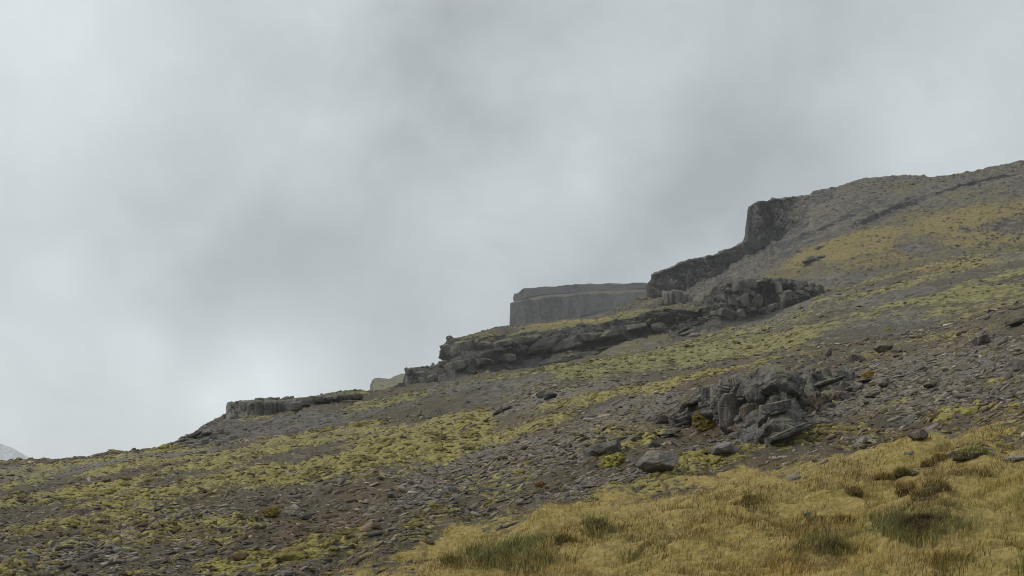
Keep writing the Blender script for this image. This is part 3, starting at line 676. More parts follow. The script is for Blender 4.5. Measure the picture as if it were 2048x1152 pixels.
# --- boulders tumbled below it
for (a, b, w, h, t, lb) in [(329, 893, 13, 11, 20, 'small dark boulder at the very tip of the skyline ridge'), (352, 882, 34, 15, 28, 'dark sloping boulder second from the tip of the skyline ridge'), (385, 868, 32, 15, 28, 'pale tilted slab high on the boulder heap below the rock wall'),
                            (411, 861, 30, 17, 18, 'largest pale flat slab near the top of the boulder heap'), (368, 886, 38, 14, 10, 'long grey slab in the middle of the boulder heap'), (436, 862, 24, 12, 8, 'grey block beside the largest pale slab of the heap'),
                            (388, 890, 32, 13, 4, 'low rounded boulder at the foot of the boulder heap'), (406, 881, 27, 14, 12, 'grey boulder in the heart of the heap under the pale slab'), (442, 884, 30, 14, 6, 'dark boulder at the heap end under the columnar wall'),
                            (466, 874, 18, 9, 6, 'small grey boulder between the heap and the gravel face'), (425, 873, 16, 9, 10, 'small wedge shaped boulder stuck between two bigger ones')]:
    rock('boulder', hillside, a, b, w, h, t, 'slab' if w > 26 else 'block', 'farrock', .8, 4, label=lb, cat='boulder', sink=.35, back=-.5)

# --- broken outcrop with the dark hollow
foot, _ = terrace.hit(1500, 628)
cv = empty('rock_outcrop', foot, 'blocky outcrop with a dark overhung hollow in the middle of the hillside', 'rock outcrop')
for (a, b, w, h, t, st) in [(1484, 600, 30, 32, 8, 'block'), (1499, 584, 22, 16, 0, 'block'), (1516, 600, 24, 26, -8, 'block'), (1453, 624, 42, 22, 8, 'block'), (1483, 624, 14, 16, 0, 'block'), (1499, 619, 20, 16, 0, 'block'), (1465, 597, 14, 26, 0, 'column'),
                            (1443, 595, 20, 16, 8, 'block'), (1445, 608, 16, 18, 0, 'block'), (1571, 593, 20, 30, -35, 'block'), (1558, 573, 8, 24, 8, 'column'), (1473, 570, 12, 22, 0, 'column'), (1484, 568, 12, 24, 0, 'column'), (1495, 566, 12, 22, 0, 'column'), (1507, 564, 13, 18, 0, 'column'),
                            (1522, 561, 16, 10, 4, 'block'), (1538, 560, 14, 9, 0, 'block'), (1549, 561, 11, 12, 0, 'column'), (1560, 560, 11, 11, 0, 'column'), (1571, 561, 10, 12, 0, 'column'), (1583, 562, 12, 12, 0, 'column'),
                            (1602, 574, 14, 10, 10, 'block'), (1610, 566, 14, 10, 10, 'block'), (1621, 578, 16, 9, 14, 'block'), (1593, 594, 9, 10, 0, 'block'), (1600, 584, 14, 9, 10, 'block'), (1458, 580, 16, 12, 10, 'block'), (1448, 576, 12, 8, 14, 'block'), (1432, 612, 14, 12, 10, 'block'),
                            (1520, 620, 22, 14, 10, 'block'), (1545, 612, 20, 12, 20, 'block'), (1470, 612, 14, 12, 0, 'block'), (1614, 590, 12, 7, 10, 'block'), (1460, 565, 14, 8, 12, 'block')]:
    rock('rock_column' if st == 'column' else 'rock_block', terrace, a, b, w*random.uniform(.9, 1.45), h*random.uniform(.85, 1.3), t+(random.uniform(-20, 20) if st == 'block' else random.uniform(-5, 5)), st, 'fardark', 1., 4, parent=cv, d=245+(a-1430)*.10+(2.5 if b < 570 else 0)+(4 if st == 'block' and 1540 < a < 1590 and b > 570 else 0), sink=.15, yaw=random.uniform(-1.5, 1.5))
foot, _ = terrace.hit(1350, 606)
kn = empty('rock_outcrop', foot, 'small ribbed rock knob standing between the terrace and the hollowed outcrop', 'rock outcrop')
for (a, b, w, h) in [(1332, 592, 14, 26), (1343, 592, 13, 26), (1356, 590, 24, 28), (1368, 593, 17, 24), (1379, 598, 14, 18), (1323, 600, 12, 14)]:
    rock('rock_column', terrace, a, b, w*1.15, h, 0, 'column', 'fardark', 1., 4, parent=kn, d=278, sink=.3)
foot, _ = terrace.hit(1080, 735)
bl = empty('rock_outcrop', foot, 'long dark craggy bluff with mossy ledges forming the lower terrace face', 'rock outcrop')
for (a, b, w, h, t) in [(925, 692, 46, 28, 6), (962, 690, 44, 22, 10), (1005, 684, 60, 24, 10), (1052, 680, 64, 26, 8), (1092, 684, 70, 34, 10), (1140, 684, 60, 28, 10), (1180, 672, 60, 24, 10), (1222, 664, 62, 26, 12), (1264, 652, 56, 24, 12), (1300, 640, 44, 20, 12), (960, 722, 54, 22, 10), (915, 730, 50, 24, 8),
                        (1118, 722, 70, 18, 10), (1170, 708, 54, 18, 10), (1215, 694, 50, 16, 12), (1268, 684, 56, 18, 14), (1345, 672, 44, 16, 14), (1376, 664, 40, 14, 12), (1010, 714, 40, 18, 6), (1320, 652, 30, 20, 8)]:
    f_, _ = terrace.hit(a, b+h*.3)
    rock('rock_block', terrace, a, b, w*1.15, h*1.05, t, 'block', 'bluff', .5, 4, parent=bl, d=f_.y-.8, sink=.2, yaw=random.uniform(-.5, .5))
# --- stack at the terrace end
foot, _ = terrace.hit(822, 776)
st_ = empty('rock_stack', foot, 'layered dark rock stack closing the end of the lower terrace', 'rock stack')
for (a, b, w, h, t, s2) in [(822, 742, 16, 14, 0, 'block'), (824, 757, 24, 12, 0, 'slab'), (825, 771, 25, 20, 0, 'block'), (842, 748, 20, 14, 4, 'block'), (845, 764, 22, 18, 0, 'block'), (864, 756, 22, 18, 6, 'block')]:
    rock('rock_block', terrace, a, b, w*1.1, h*1.1, t, s2, 'fardark', 1., 4, parent=st_, d=250, sink=.2)
for (a, b, w, h, d, sf, lb) in [(866, 729, 7, 8, 262, terrace, 'tiny pale pointed rock on top of the lower terrace'), (853, 733, 10, 5, 262, terrace, 'small dark rock lying on the lower terrace top'), (886, 725, 22, 12, 266, terrace, 'dark hump of rock at the step between the two terrace levels'),
                                (990, 656, 18, 7, 296, terrace, 'dark flat rock on the terrace skyline before the flat topped hill'), (1040, 650, 26, 8, 298, terrace, 'long dark rock at the foot of the flat topped hill'), (931, 757, 14, 6, 190, hillside, 'small black rock on the mossy crest under the dark bay'),
                                (1482, 664, 7, 7, 222, hillside, 'single whitish stone bright against the grey hillside'), (1470, 668, 7, 5, 222, hillside, 'small dark stone next to the whitish one'),
                                (1738, 624, 22, 9, 214, hillside, 'dark ledge rock in the grey patch of the far hillside'), (1762, 620, 26, 11, 216, hillside, 'biggest grey rock of the ledge in the far hillside'), (1780, 616, 14, 7, 217, hillside, 'small black rock at the end of the hillside ledge'), (1658, 658, 18, 8, 180, hillside, 'lone grey rock on the green slope below the hollowed outcrop'),
                                (1625, 516, 26, 12, 345, cliff, 'dark rock cluster stone at the edge of the yellow upper slope'), (1642, 512, 16, 7, 347, cliff, 'small grey rock touching the dark one on the yellow slope'), (1612, 522, 14, 6, 343, cliff, 'low grey rock just below the dark one on the yellow slope'), (1850, 402, 14, 6, 430, cliff, 'pale rock high on the slope below the summit knoll'),
                                (1640, 494, 18, 8, 360, cliff, 'grey rock slab above the yellow upper slope under the cliff'), (1390, 668, 22, 8, 226, terrace, 'pale slab at the head of the dark bay in the terrace')]:
    rock('boulder', sf, a, b, w, h, 6, 'block', 'fardark' if 'whitish' not in lb and 'pale' not in lb else 'pink', 1., 3, label=lb, cat='rock', d=d, sink=.3)
# the whitish stone gets its own pale surface
M['white'] = rock_mat('whitish_stone', (.45, .45, .44), (.6, .6, .58), .2)
for o_ in bpy.data.objects:
    if 'whitish stone bright' in str(o_.get('label', '')): o_.data.materials[0] = M['white']
sky_stones = [(1665, 375), (1735, 358), (1905, 350), (1935, 346), (1942, 344), (1958, 341), (1975, 338), (1990, 335), (2003, 332), (2012, 330), (2022, 328), (2034, 325), (2042, 322), (1880, 354)]
for i, (a, b) in enumerate(sky_stones):
    rock('boulder', cliff, a, b+1, 7+4*random.random(), 4+3*random.random(), 0, 'block', 'fardark', 1., 3, label='grey boulder on the summit skyline, one of a row of loose stones', cat='boulder', group='loose stones along the summit skyline', d=float(poly(np.array([a]), [(1500, 425), (1700, 450), (1850, 455), (2048, 440)])[0])-2, sink=.4)
print('rocks', time.time()-T0)

# ------------------------------------------------------------------ scatter
def hull_stone(seed, flat):
    r = np.random.default_rng(seed); bm = bmesh.new()
    for _ in range(15):
        p = r.uniform(-1, 1, 3); p /= max(np.abs(p).max(), .6)/r.uniform(.8, 1)
        bm.verts.new((p[0], p[1]*.75, p[2]*flat))
    g = bmesh.ops.convex_hull(bm, input=bm.verts)
    bmesh.ops.delete(bm, geom=list({e for e in g['geom_interior'] if isinstance(e, bmesh.types.BMVert)}), context='VERTS')
    bmesh.ops.triangulate(bm, faces=bm.faces); bm.verts.index_update()
    V = np.array([w.co for w in bm.verts]); Fc = np.array([[w.index for w in f.verts] for f in bm.faces]); bm.free()
    return V, Fc
STONES = [hull_stone(300+i, f) for i, f in enumerate([.16, .22, .20, .28, .36, .14, .25, .42, .18, .3])]

def dome(seed, n_r=6, n_a=12):
    r = np.random.default_rng(seed); V = [[0, 0, 1.]]
    for i in range(1, n_r+1):
        t = i/n_r
        for j in range(n_a):
            a = 2*np.pi*(j+.5*(i % 2))/n_a
            V.append([math.sin(t*1.62)*math.cos(a), math.sin(t*1.62)*math.sin(a), math.cos(t*1.7)])
    V = np.array(V); o = r.uniform(0, 40, 3)
    V *= (1+.7*fbm(V[:, 0]*2.+o[0], V[:, 1]*2.+o[1], V[:, 2]*2.+o[2], 3, seed, .7))[:, None]
    Fc = [[0, 1+j, 1+(j+1) % n_a] for j in range(n_a)]
    for i in range(n_r-1):
        for j in range(n_a):
            a, b = 1+i*n_a+j, 1+i*n_a+(j+1) % n_a; c, d = a+n_a, b+n_a
            Fc += [[a, c, b], [b, c, d]]
    return V, np.array(Fc)
DOMES = [dome(500+i) for i in range(10)]

def frames(N, yaw):
    """rotation matrices with local z = N and a yaw about it"""
    ref = np.tile(np.array([1., 0, 0]), (len(N), 1))
    t = ref-N*(ref*N).sum(1, keepdims=True); t /= np.linalg.norm(t, axis=1, keepdims=True)
    b = np.cross(N, t); c, s = np.cos(yaw)[:, None], np.sin(yaw)[:, None]
    return np.stack([t*c+b*s, -t*s+b*c, N], -1)

def merge(variants, which, Rm, S, T, tint):
    Vs, Fs, Cs, off = [], [], [], 0
    for k, (V, Fc) in enumerate(variants):
        i = np.nonzero(which == k)[0]
        if not len(i): continue
        W = np.einsum('nij,nvj->nvi', Rm[i], V[None]*S[i][:, None, :])+T[i][:, None, :]
        Vs.append(W.reshape(-1, 3)); Fs.append((Fc[None]+(np.arange(len(i))*len(V))[:, None, None]).reshape(-1, 3)+off)
        Cs.append(np.repeat(tint[i], len(V), 0)); off += len(i)*len(V)
    return np.concatenate(Vs), np.concatenate(Fs), np.concatenate(Cs)

def zone_at(surf, Zn, r, c):
    return Zn[np.clip(r.astype(int), 0, Zn.shape[0]-1), np.clip(c.astype(int), 0, Zn.shape[1]-1)]

SR0, SR1 = 26, 1130        # visible rows of the near sheet
# slate stones
n = 230000
r = rng.uniform(SR0+40, SR1, n); c = rng.uniform(UL+40, UR-20, n)
zn = zone_at(near, zones, r, c)
keep = rng.uniform(size=n) < (np.clip(zn[:, 2]*1.0+.12, 0, 1)*(1-.75*zn[:, 0])*(1-zn[:, 1])**4)
r, c, zn = r[keep], c[keep], zn[keep]; n = len(r)
T, N = near.grid(r, c)
size = np.clip(rng.lognormal(math.log(.058), .52, n), .025, .22)*(T[:, 1]/40)**.55
size = np.maximum(size, T[:, 1]/F*1.7)
Nn = N+rng.normal(size=(n, 3))*np.array([.16, .26, .1]); Nn /= np.linalg.norm(Nn, axis=1, keepdims=True)
Rm = frames(Nn, rng.normal(size=n)*.55+np.pi*(rng.uniform(size=n) < .5))
S = np.c_[size*rng.uniform(1., 1.6, n), size*rng.uniform(.6, 1., n), size*rng.uniform(.7, 1.5, n)]
g = (.06+.18*rng.uniform(size=n)**1.5)*np.where(rng.uniform(size=n) < .08, 1.6, 1)
warm = np.clip(zn[:, 3]-.1+rng.normal(size=n)*.25, 0, 1)[:, None]
tint = g[:, None]*((1-warm)*np.array([1.16, 1.03, .88])+warm*np.array([1.32, .97, .70]))
T = T+N*(size*.10)[:, None]
which = rng.integers(0, len(STONES), n)
uu, vv = px(T)
score = size/T[:, 1]*(uu > 4)*(uu < 2044)*(vv < 1148)
big = np.argsort(-score)[:240]; rest = np.setdiff1d(np.arange(n), big)
V, Fc, Cc = merge(STONES, which[rest], Rm[rest], S[rest], T[rest], tint[rest])
o = link('scree', mesh_from('scree', V, Fc, Cc), M['stone']); tag(o, 'grey and brown slate chips covering the near slope', 'scree', kind='stuff')
LAB = [('flat slate stone lying loose among moss on the lower near slope', 'loose stones among the moss'), ('flat grey slate stone lying loose in the middle scree fan', 'loose stones in the middle scree'), ('slate stone lying loose in the stony bank under the far crest', 'loose stones in the stony bank')]
smat = []
for kx in range(len(STONES)):
    for q in range(3): pass
protos = {}
for i in big:
    q = int(np.clip((g[i]-.045)/.06, 0, 2)); key = (which[i], q, bool(warm[i] > .4))
    if key not in protos:
        V, Fc = STONES[which[i]]; tc = (.065, .10, .16)[q]*(np.array([1.32, .97, .70]) if key[2] else np.array([1.16, 1.03, .88]))
        me = mesh_from('slate_stone', V, Fc, np.tile(tc, (len(V), 1))); me.materials.append(M['stone']); protos[key] = me
    o = link('slate_stone', protos[key])
    o.matrix_world = Matrix.Translation(T[i]) @ Matrix(Rm[i].tolist()).to_4x4() @ Matrix.Diagonal((*S[i], 1))
    k = 0 if uu[i] < 820 else (1 if uu[i] < 1420 else 2)
    tag(o, LAB[k][0], 'stone', LAB[k][1])
print('stones', n, time.time()-T0)

# moss cushions
n = 140000
r = rng.uniform(SR0+30, SR1+10, n); c = rng.uniform(UL+40, UR-20, n)
zn = zone_at(near, zones, r, c)
keep = rng.uniform(size=n) < np.clip(zn[:, 0]*1.15-.10, .24, .8)*(1-zn[:, 1])**3
r, c, zn = r[keep], c[keep], zn[keep]; n = len(r)
T, N = near.grid(r, c)
size = np.clip(rng.lognormal(math.log(.10), .42, n), .04, .26)*(T[:, 1]/45)**.5*(.5+.5*zn[:, 0])
Nn = N+np.array([0, -.12, .25]); Nn /= np.linalg.norm(Nn, axis=1, keepdims=True)
Rm = frames(Nn, rng.normal(size=n)*.5)
S = np.c_[size*rng.uniform(.9, 1.7, n), size, size*rng.uniform(.25, .6, n)]
q = np.clip(zn[:, 0]*.72-.04+fbm(T[:, 0]*.3, T[:, 1]*.2, T[:, 2]*0, 3, 91)*.8+rng.normal(size=n)*.17, 0, 1)[:, None]
tint = (1-q)*np.array([.125, .10, .045])+q*np.array([.345, .305, .090])
bro = (rng.uniform(size=n) < np.clip(.38-.6*zn[:, 0]+.25*zn[:, 3], .03, .6))[:, None]
tint = np.where(bro, np.array([.10, .070, .034])*rng.uniform(.5, 1.5, (n, 1)), tint*rng.uniform(.8, 1.15, (n, 1)))
wh = rng.integers(0, len(DOMES), n)
V, Fc, Cc = merge(DOMES, wh, Rm, S, T-N*(size*.06)[:, None], tint)
zl = np.concatenate([np.tile(DOMES[k][0][:, 2], int((wh == k).sum())) for k in range(len(DOMES))])   # tint turns brown towards the foot of each cushion
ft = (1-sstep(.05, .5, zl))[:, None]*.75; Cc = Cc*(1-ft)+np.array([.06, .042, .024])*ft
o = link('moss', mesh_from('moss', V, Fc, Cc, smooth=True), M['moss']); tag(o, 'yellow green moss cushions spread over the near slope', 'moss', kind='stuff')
print('moss', n, time.time()-T0)

# stones and moss clumps on the hillside
def far_scatter(name, surf, zn_grid, rows, n, smin, smax, zi, label, cat, mat, cols):
    r = rng.uniform(rows[0], rows[1], n); c = rng.uniform(4, surf.P.shape[1]-5, n)
    zn = zone_at(surf, zn_grid, r, c)
    keep = rng.uniform(size=n) < np.clip(zn[:, zi]*1.1-.1, .05, 1)
    r, c = r[keep], c[keep]; n = len(r)
    T, N = surf.grid(r, c)
    size = (smin+(smax-smin)*rng.uniform(size=n)**4)*T[:, 1]/F
    Nn = N+rng.normal(size=(n, 3))*.25; Nn /= np.linalg.norm(Nn, axis=1, keepdims=True)
    Rm = frames(Nn, rng.uniform(0, 6.28, n)); S = np.c_[size, size*.9, size*(rng.uniform(.8, 1.6, n) if mat == 'stone' else rng.uniform(.25, .5, n))]
    t = rng.uniform(size=(n, 1)); tint = np.array(cols[0])*(1-t)+np.array(cols[1])*t
    vs = STONES if mat == 'stone' else DOMES
    V, Fc, Cc = merge(vs, rng.integers(0, len(vs), n), Rm, S, T, tint)
    o = link(name, mesh_from(name, V, Fc, Cc), M[mat]); tag(o, label, cat, kind='stuff')
far_scatter('hillside_scree', hillside, zb, (14, 455), 42000, 1.2, 5.5, 2, 'grey stones strewn over the hillside behind the near ridge', 'scree', 'stone', ((.045, .043, .042), (.18, .17, .155)))
far_scatter('hillside_moss', hillside, zb, (14, 455), 26000, 2., 7., 0, 'moss tufts dotting the hillside behind the near ridge', 'moss', 'moss', ((.10, .088, .040), (.235, .21, .075)))
far_scatter('cliff_moss', cliff, zd, (40, 500), 6000, 1.6, 5., 0, 'moss tufts dotting the upper slope below the skyline', 'moss', 'moss', ((.075, .062, .028), (.15, .13, .048)))
far_scatter('cliff_scree', cliff, zd, (40, 500), 20000, 1.2, 4.8, 2, 'grey stones strewn over the upper slope below the skyline', 'scree', 'stone', ((.05, .048, .045), (.16, .15, .135)))
far_scatter('terrace_scree', terrace, zc, (20, 285), 6500, 1.2, 5.5, 2, 'grey stones strewn over the rocky terrace', 'scree', 'stone', ((.035, .033, .030), (.15, .14, .12)))
print('far scatter', time.time()-T0)

# grass
def blades(T, N, hgt, wid, lean_dir, lean, tint):
    n = len(T)
    yaw = rng.uniform(0, np.pi, n); side = np.c_[np.cos(yaw), np.sin(yaw), 0*yaw]*wid[:, None]
    ld = np.c_[np.cos(lean_dir), np.sin(lean_dir), 0*lean_dir]
    up = np.array([0, 0, 1.])[None]
    a = T-up*.02
    b = T+up*(hgt*.55)[:, None]+ld*(lean*hgt*.28)[:, None]
    t = T+up*(hgt*(1-.35*np.minimum(lean, 1.2)))[:, None]+ld*(lean*hgt)[:, None]
    V = np.stack([a-side, a+side, b-side*.75, b+side*.75, t], 1).reshape(-1, 3)
    k = (np.arange(n)*5)[:, None, None]
    Fc = (np.array([[0, 1, 3], [0, 3, 2], [2, 3, 4]])[None]+k).reshape(-1, 3)
    return V, Fc, np.repeat(tint, 5, 0)
GREEN = [(1010, 1105, 110, 34, 12, 1.), (1195, 1048, 34, 18, 10, 1.), (1820, 1050, 120, 36, 6, .9), (1660, 1085, 80, 22, 4, .8), (1950, 1050, 40, 20, 0, .5), (1940, 905, 50, 10, 0, .8), (1560, 930, 150, 10, 6, .45), (1750, 930, 130, 12, 5, .5), (2010, 1148, 90, 6, 0, 1.), (1130, 1000, 60, 10, 10, .3)]
BROWN = [(1800, 960, 200, 22, 6, .6), (1480, 985, 120, 14, 10, .4), (1120, 1090, 50, 12, 10, .5), (1500, 1040, 120, 16, 8, .35), (1950, 950, 120, 14, 12, .6), (930, 1120, 60, 16, 10, .4)]
n = 420000
r = rng.uniform(SR0-6, 960, n); c = rng.uniform(UL+460, UR-4, n)
zn = zone_at(near, zones, r, c)
T, N = near.grid(r, c)
cl = fbm(T[:, 0]*2.4, T[:, 1]*2.0, T[:, 2]*0, 3, 95)
pk = peat[np.clip(r.astype(int), 0, peat.shape[0]-1), np.clip(c.astype(int), 0, peat.shape[1]-1)]
keep = rng.uniform(size=n) < np.clip(zn[:, 1]*(.55+1.0*cl), 0, 1)*(1-.8*pk)
T, N, cl = T[keep], N[keep], cl[keep]; n = len(T)
uu, vv = px(T)
gr = ell(uu, vv, GREEN)*np.clip(.9+1.2*fbm(T[:, 0]*1.5, T[:, 1]*1.5, 0*cl, 3, 97), 0, 1.2); bn = np.clip(ell(uu, vv, BROWN)+.9*np.maximum(fbm(T[:, 0]*1.1, T[:, 1]*.7, 0*cl, 4, 98)-.08, 0)*1.5, 0, 1)
edge = sstep(0, 60, vv-poly(uu, GRASS_EDGE))
hg = (.045+.035*edge+.085*np.maximum(cl, 0)+.09*gr)*rng.uniform(.5, 1.4, n)*np.where(rng.uniform(size=n) < .04, 1.8, 1)
tone = np.clip(.46+fbm(T[:, 0]*.9, T[:, 1]*.6, 0*cl, 4, 96)*1.5+rng.normal(size=n)*.25, 0, 1)[:, None]
tint = (1-tone)*np.array([.175, .120, .036])+tone*np.array([.38, .285, .092])
pale = (rng.uniform(size=n) < .06)[:, None]; tint = np.where(pale, np.array([.50, .38, .17]), tint)
olive = np.clip(.46+1.5*fbm(T[:, 0]*.5, T[:, 1]*.6, 0*cl, 3, 99), 0, .75)[:, None]; tint = tint*(1-olive)+np.array([.21, .18, .044])*olive
gg = np.clip(gr, 0, 1)[:, None]; gt = np.array([.10, .115, .032])*rng.uniform(.6, 1.7, (n, 1)); tint = tint*(1-gg)+gt*gg
tint = tint*(1-bn[:, None])+np.array([.085, .05, .022])*rng.uniform(.6, 1.6, (n, 1))*bn[:, None]
wd = np.maximum(.0028, T[:, 1]/F*.55)*rng.uniform(.6, 1.3, n)
ldir = rng.normal(size=n)*1.1+.3+2.5*fbm(T[:, 0]*.8, T[:, 1]*.8, 0*cl, 2, 94)
V, Fc, Cc = blades(T, N, hg, wd, ldir, np.abs(rng.normal(size=n))*.75+.15, tint)
o = link('grass', mesh_from('grass', V, Fc, Cc), M['blade']); tag(o, 'straw yellow grass covering the lower slope', 'grass', kind='stuff')
print('grass', n, time.time()-T0)

# hummocks and tussocks that stand out of the grass
def hummock(uc, vc, w, h, label, kind='peat', green=.15, hair=480, name='grass_hummock', cat='hummock', hmul=1.):
    foot, nn = near.hit(uc, vc+h*.5)
    k = foot.y/F; W, H = w*k*1.2, h*k*.72
    _seed[0] += 1; s = _seed[0]
    e = empty(name, foot, label, cat)
    Q, Fc = rock_shape(s, (W, W*.8, H*1.7), 'round', 4)
    Q = Q*(1+.10*fbm(Q[:, 0]/W*7, Q[:, 1]/W*7, Q[:, 2]/W*7, 3, s)[:, None])
    me = mesh_from('mound', Q, Fc, smooth=True); me.materials.append(M[kind]); o = link('mound', me, parent=e); o.location = (0, W*.3, H*.15)
    rs = np.random.default_rng(s); m = rs.permutation(len(Q)); up = Q[m, 2] > -.1*H
    m = m[up]; m = m[np.argsort(-(Q[m, 2]+rs.normal(size=len(m))*H*.35))][:hair]; m = rs.choice(m, hair)
    Tn = Q[m]+np.array([0, W*.3, H*.15])+rs.normal(size=(hair, 3))*W*.02
    tone = rs.uniform(size=(hair, 1)); tint = (1-tone)*np.array([.11, .075, .026])+tone*np.array([.36, .26, .08])
    tint = tint*(1-green)+np.array([.10, .115, .03])*rs.uniform(.6, 1.6, (hair, 1))*green
    V, F3, Cc = blades(Tn, Tn*0, rs.uniform(.05, .13, hair)*hmul, np.full(hair, max(.003, k*.55)), rs.uniform(0, 6.28, hair), np.abs(rs.normal(size=hair))*.5+.3, tint)
    link('blades', mesh_from('blades', V, F3, Cc), M['blade'], e)
    return e
for a in [(1710, 984, 30, 18, 'small round dark hummock alone in the yellow grass'), (1818, 977, 36, 26, 'tall shaggy dark hummock beside the flat peat bank'), (1873, 974, 52, 26, 'widest dark hummock with an arched overhanging grass edge'),
          (1845, 990, 34, 14, 'low dark peat hummock above the pale narrow stone'), (1955, 948, 84, 16, 'long bare peat bank running up to the right of the hummocks'), (1808, 945, 30, 15, 'green topped hummock uphill of the tall shaggy one', 'peat', .6),
          (1769, 954, 34, 11, 'low brown hummock near the grass edge'), (1884, 917, 28, 11, 'dark rimmed small hummock below the bright green mound'), (1863, 929, 30, 9, 'narrow arched turf edge between two hummocks'),
          (1640, 1040, 40, 18, 'brown hummock behind the small black upright stone'), (1500, 998, 26, 9, 'small brown tuft hummock in the middle of the yellow grass'), (1690, 1042, 46, 12, 'olive turf ridge left of the dark green clump', 'peat', .5),
          (1128, 1078, 30, 16, 'dark scruffy hummock right of the long green grass', 'peat', .3), (905, 1122, 26, 14, 'brown ragged hummock at the lower grass edge')]:
    hummock(*a)
hummock(1953, 905, 60, 22, 'bright green moss mound at the top edge of the grass', 'peat', .95, 700, 'moss_mound', 'mound', .5)

def clump(uc, vc, w, h, label, nb, dead, hmax):
    foot, _n = near.hit(uc, vc+h*.35); k = foot.y/F
    e = empty('grass_clump', foot, label, 'grass clump')
    _seed[0] += 1; rs = np.random.default_rng(_seed[0])
    for nm, m, cols, sp in (('green_blades', nb, ((.085, .095, .030), (.215, .21, .07)), 1.), ('dead_stalks', dead, ((.03, .018, .012), (.10, .06, .03)), .42)):
        if not m: continue
        a = rs.uniform(0, 6.28, m); q = rs.uniform(size=m)**.62*sp*(1.05+.35*np.sin(a*3+uc)+.25*np.sin(a*5+2))
        us = uc+np.cos(a)*q*w/2; vs = np.clip(vc+h*.3-np.sin(a)*q*h*.45, 0, 1150)
        pts = np.array([near.hit(x, y)[0] for x, y in zip(us[:400], vs[:400])])
        pts = pts[rs.integers(0, len(pts), m)]+rs.normal(size=(m, 3))*np.array([.02, .03, .004])
        t = rs.uniform(size=(m, 1)); tint = np.array(cols[0])*(1-t)+np.array(cols[1])*t
        if nm == 'green_blades': tint = np.where(rs.uniform(size=(m, 1)) < .35, np.array([.30, .23, .075])*rs.uniform(.6, 1.2, (m, 1)), tint)
        V, F3, Cc = blades(pts-np.array(foot), pts, rs.uniform(.5, 1, m)*hmax, np.full(m, max(.0032, k*.55)), rs.uniform(0, 6.28, m), np.abs(rs.normal(size=m))*.5+.2, tint)
        tag(link(nm, mesh_from(nm, V, F3, Cc), M['blade'], e), kind='stuff')
clump(1835, 1042, 170, 60, 'dark green grass clump with reddish brown dead stalks in its centre', 3600, 2400, .19)
clump(1010, 1105, 200, 60, 'long dark green grass growing in a band along the lower edge', 2600, 0, .27)
clump(1195, 1050, 60, 34, 'small green grass clump on the rise at the grass edge', 800, 200, .2)
clump(1655, 1088, 130, 34, 'low mid green clump between the purple slab and the bottom edge', 1500, 300, .11)

def moss_drape(uc, vc, w, h, t, label, col, lift=.0, n=160):
    foot, nn = near.hit(uc, vc+h*.5); k = foot.y/F
    Rt = []; _seed[0] += 1; rs = np.random.default_rng(_seed[0])
    a = math.radians(t)
    lx, lz = rs.uniform(-.5, .5, n), rs.uniform(-.5, .5, n); ok = lx**2+lz**2 < .25; lx, lz = lx[ok], lz[ok]; n = len(lx)
    X = (lx*math.cos(a)*w-lz*math.sin(a)*h)*k; Zz = (lx*math.sin(a)*w+lz*math.cos(a)*h)*k
    Tn = np.c_[X, lift+lz*h*k*.6+rs.normal(size=n)*.02, Zz+h*k*.5]
    sz = rs.uniform(.06, .13, n)*w*k
    Nn = np.tile([0, -.6, .8], (n, 1))+rs.normal(size=(n, 3))*.2; Nn /= np.linalg.norm(Nn, axis=1, keepdims=True)
    tint = np.array(col)*rs.uniform(.55, 1.25, (n, 1))
    V, F3, Cc = merge(DOMES, rs.integers(0, 10, n), frames(Nn, rs.uniform(0, 6, n)), np.c_[sz*1.4, sz, sz*.6], Tn, tint)
    o = link('moss_patch', mesh_from('moss_patch', V, F3, Cc, smooth=True), M['moss']); o.location = foot
    tag(o, label, 'moss patch')
moss_drape(1416, 838, 58, 40, 32, 'thick orange green moss draped under the outcrop overhang', (.19, .145, .03), .15, 240)
moss_drape(1221, 925, 52, 20, 30, 'single bright yellow green moss cushion below the grey ledge rock', (.30, .29, .07))
moss_drape(1735, 750, 22, 12, 20, 'bright orange yellow moss patch among grey scree stones', (.25, .175, .04))
moss_drape(1078, 971, 20, 11, 0, 'round rusty orange moss tuft in the slate spread', (.20, .10, .03))
moss_drape(540, 1028, 34, 16, 10, 'golden orange moss patch low in the moss slope', (.19, .145, .04))
print('hummocks', time.time()-T0)

# ------------------------------------------------------------------ air
hz = bpy.data.meshes.new('haze')
bm = bmesh.new(); bmesh.ops.create_cube(bm, size=1); bm.to_mesh(hz); bm.free()
o = link('haze', hz); tag(o, 'thin pale haze in the air over the slopes', 'haze', kind='stuff')
o.scale = (9000, 3600, 300); o.location = (0, 1650, 68)
m = bpy.data.materials.new('haze'); m.use_nodes = True; nt = m.node_tree; nt.nodes.clear()
out = nt.nodes.new('ShaderNodeOutputMaterial'); pv = nt.nodes.new('ShaderNodeVolumePrincipled')
pv.inputs['Density'].default_value = .00015; pv.inputs['Color'].default_value = (.92, .93, .95, 1); pv.inputs['Anisotropy'].default_value = .1
nt.links.new(pv.outputs[0], out.inputs['Volume']); hz.materials.append(m)

